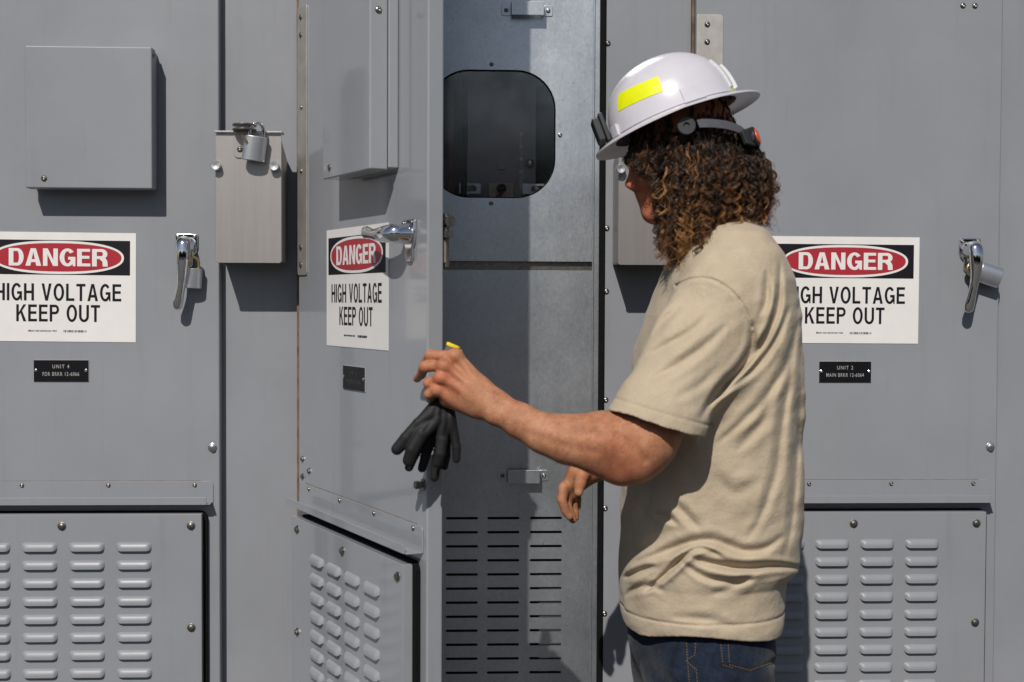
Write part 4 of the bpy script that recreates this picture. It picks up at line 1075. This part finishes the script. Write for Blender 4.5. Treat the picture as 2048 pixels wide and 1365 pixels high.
for j in range(len(allr)-1):
    for i in range(NU):
        i2 = (i+1) % NU; fs.append((j*NU+i, j*NU+i2, (j+1)*NU+i2, (j+1)*NU+i))
mb.add(vs, fs)
# raised accessory slot block on the near side and base step
hat = obj('hard_hat', mb, 'helmet', person, smooth=42, fixn=False)
import bmesh as _b
bm = _b.new(); bm.from_mesh(hat.data); _b.ops.remove_doubles(bm, verts=bm.verts, dist=.00005); _b.ops.recalc_face_normals(bm, faces=bm.faces); bm.to_mesh(hat.data); bm.free()
def patch(name, u0, u1, h0, h1, mat, grow=.0008, n=18, m=8, par=None, skew=0.):
    mb = MB(); vs = []; fs = []
    for lay in (grow, .0001):
        for j in range(m+1):
            for i in range(n+1):
                u = u0+(u1-u0)*i/n; h = h0+(h1-h0)*j/m+skew*(i/n-.5); vs.append(dome_pt(u, h, lay))
    T = (n+1)*(m+1)
    for j in range(m):
        for i in range(n):
            a = j*(n+1)+i; fs.append((a, a+1, a+n+2, a+n+1)); fs.append((T+a, T+a+n+1, T+a+n+2, T+a+1))
    for i in range(n):
        fs.append((i, T+i, T+i+1, i+1)); a = m*(n+1)+i; fs.append((a, a+1, T+a+1, T+a))
    for j in range(m):
        a = j*(n+1); fs.append((a, a+n+1, T+a+n+1, T+a)); a += n; fs.append((a, T+a, T+a+n+1, a+n+1))
    mb.add(vs, fs); return obj(name, mb, mat, par or hat, smooth=40)
patch('reflective_tape', R(31), R(80), .32, .575, 'neon', skew=-.03)
patch('slot_block', R(93), R(113), .005, .235, 'helmet', grow=.0045)
patch('front_lug', R(14), R(26), .0, .17, 'helmet', grow=.006)
patch('base_band', R(27), R(150), .02, .055, 'helmet', grow=.0022)
patch('rear_tape', R(146), R(172), .03, .085, 'lime', grow=.0010)
patch('rear_clip', R(150), R(156), 0.10, .60, 'clear', grow=.0035, n=4)
patch('rear_clip', R(164), R(168), 0.08, .50, 'clear', grow=.007, n=4)
def lbox(mb, c, ex, ey, ez):
    vs = [hl(c[0]+a*ex, c[1]+b*ey, c[2]+d*ez) for a in (-1, 1) for b in (-1, 1) for d in (-1, 1)]
    mb.add(vs, [(0, 1, 3, 2), (4, 6, 7, 5), (0, 4, 5, 1), (2, 3, 7, 6), (0, 2, 6, 4), (1, 5, 7, 3)])
mb = MB(); lbox(mb, (.147, 0, .034), .0072, .024, .023)
hb = obj('lamp_bracket', mb, 'black_plastic', hat, bevel=.003)
mb = MB(); lbox(mb, (.134, 0, .036), .0045, .018, .028); obj('bracket_clip', mb, 'black_plastic', hb, bevel=.002)
# suspension: band, pivot, ratchet
def ribbon(pts, hgt, th):
    mb = MB(); n = len(pts); vs = []
    for p, h in zip(pts, hgt):
        o = Vector((p[0], p[1], 0)).normalized()*th
        for dx, dz in ((0, h), (0, -h), (1, -h), (1, h)): vs.append(hl(p[0]+o.x*dx, p[1]+o.y*dx, p[2]+dz))
    fs = [(0, 1, 2, 3), tuple((n-1)*4+k for k in (3, 2, 1, 0))]
    for i in range(n-1):
        for k in range(4): fs.append((i*4+k, (i+1)*4+k, (i+1)*4+(k+1) % 4, i*4+(k+1) % 4))
    return mb.add(vs, fs)
bp = []; bh = []
for i in range(23):
    u = R(96+168*i/22); k = abs(math.sin(u))
    bp.append((.108*math.cos(u)-.004, .104*math.sin(u), -.034-.058*(1-k)**.6)); bh.append(.0085+.0035*(1-k))
sb = obj('suspension_band', ribbon(bp, bh, .0035), 'grey_plastic', hat, bevel=.0008)
for s in (1, -1):
    mb = MB(); c = hl(.006, s*.107, -.034); mb.lathe(c, lf*s, [(-.004, .0175), (.004, .0175), (.006, .0160), (.006, .006), (.002, .0055)], 24); obj('pivot_disc', mb, 'black_plastic', hat)
mb = MB(); 
rb = []
for i in range(9):
    u = R(138+84*i/8); rb.append((.110*math.cos(u)-.004, .108*math.sin(u), -.086))
obj('ratchet_housing', ribbon(rb, [.013, .017, .018, .019, .020, .019, .018, .017, .013], .010), 'black_plastic', hat, bevel=.003)
c = hl(-.108, .032, -.086); ax = (-fw+lf*.35-upv*.05).normalized()
kb = obj('ratchet_knob', MB().lathe(c, ax, [(-.016, .017), (-.004, .0215), (.014, .0215), (.0165, .018)], 10), 'black_plastic', hat, bevel=.0015)
obj('knob_button', MB().lathe(c, ax, [(.0150, .0155), (.0185, .0150), (.0195, .012)], 24), 'orange', kb)
mb = MB()
for s in (0, 1):
    pts = [hl(.10*math.cos(a)*(1 if s == 0 else .1), .088*math.sin(a) if s else .02*math.sin(a), .085*math.sin(b)) for a, b in [(0, 0)]]
    pts = [hl(*( (.112*math.cos(t), 0, .098*math.sin(t)) if s == 0 else (-.01, .094*math.cos(t), .098*math.sin(t)) )) for t in np.linspace(0, math.pi, 18)]
    mb.sweep(pts, (.010, .0012), 8, up=tuple(lf if s else fw))
obj('crown_strap', mb, 'grey_plastic', hat)

# ------------------------------------------------------------------ gloves held in the left hand
def glove(label, dy, palm, fingers, cuff, tint=None):
    t = thing('work_glove', label, 'glove', (0, 0, 0), (0, 0, 0), 'black work gloves in the left hand')
    def sdf(P):
        d = None
        for f in fingers:
            e = chain(P, [(a, b, y+dy, r*1.09) for a, b, y, r in f], .0015, .74); d = e if d is None else np.minimum(d, e)
        p = None
        for a, b, ra, rb in palm:
            e = C(P, (a[0], a[1], a[2]+dy), (b[0], b[1], b[2]+dy), ra, rb, .6); p = e if p is None else smin(p, e, .012)
        d = smin(d, p, .016); qx, qy = to_px(P)
        for pl, dep, wd in (([(872, 818), (866, 840), (850, 862)], 2.2, 4), ([(884, 815), (882, 845), (872, 866)], 2.4, 4), ([(895, 818), (896, 846), (890, 872)], 2.2, 4), ([(862, 838), (842, 846), (828, 858)], 1.6, 4), ([(838, 862), (834, 890), (828, 905)], .9, 3.5), ([(884, 870), (881, 895), (879, 915)], .9, 3)):
            d = d+dep*1e-3*np.exp(-(pdist(qx, qy, pl)/wd)**2)*(P[:, 1] < -.735+dy)
        return d
    a = Q(770, 980, -.70); b = Q(935, 740, -.70)
    V, F = surf(sdf, (a[0], -.80, a[2]), (b[0], -.62, b[2]), .0020)
    np_mesh('coated_hand', relax(V, F, 1, .4), F, 'glove', t)
    if cuff:
        top, bot, wd = cuff
        a, b = Vector(Q(*top)), Vector(Q(*bot))
        mb = MB(); prof = []
        n = 10; pts = [a.lerp(b, i/(n-1)) for i in range(n)]
        mb.sweep(pts, [(wd, wd*.5)]*n, 20, up=(0, -1, 0)); cf = obj('knit_cuff', mb, 'knit', t, smooth=60)
        d = (a-b).normalized()
        mb = MB(); mb.sweep([a-d*.0030, a-d*.0022, a+d*.0030, a+d*.0040, a+d*.0034], [(wd*1.04, wd*.54), (wd*1.10, wd*.60), (wd*1.10, wd*.60), (wd*.98, wd*.48), (wd*.8, wd*.32)], 24, up=(0, -1, 0)); obj('cuff_hem', mb, 'yellow', cf, smooth=60)
    return t
glove('black coated glove hanging in front from the left hand, grey cuff with yellow hem', 0,
      [((884, 800, -.742), (876, 832, -.748), 18, 20), ((892, 815, -.742), (890, 846, -.748), 17, 17), ((878, 815, -.742), (868, 836, -.748), 14, 15)],
      [[(866, 826, -.750, 15), (838, 850, -.756, 13.2), (812, 878, -.758, 12.2), (794, 899, -.757, 11)],
       [(872, 842, -.752, 14), (843, 868, -.762, 13.2), (825, 900, -.764, 12.6), (818, 921, -.760, 12)],
       [(884, 846, -.750, 12), (884, 880, -.754, 11), (880, 908, -.756, 10.5), (875, 926, -.752, 10)],
       [(897, 838, -.748, 11), (908, 866, -.748, 8.6), (913, 895, -.748, 8.2), (913, 919, -.746, 7.6)]],
      ((906, 693, -.742), (872, 775, -.742), .0118))
glove('black coated glove behind the other glove, only its fingertips showing', .022,
      [((884, 800, -.740), (876, 836, -.742), 15, 18), ((890, 815, -.740), (886, 846, -.742), 14, 15)],
      [[(872, 842, -.742, 11), (846, 876, -.742, 9.6), (828, 912, -.742, 9), (818, 935, -.742, 8.2)],
       [(876, 846, -.742, 11), (862, 880, -.742, 9.6), (850, 916, -.742, 9), (844, 937, -.742, 8.2)],
       [(882, 848, -.742, 11), (880, 890, -.742, 9.6), (872, 930, -.742, 9.4), (869, 955, -.742, 8.6)],
       [(890, 846, -.742, 10), (894, 880, -.742, 8), (893, 912, -.742, 7.6), (889, 934, -.742, 6.8)]],
      ((911, 702, -.718), (893, 790, -.718), .0110))
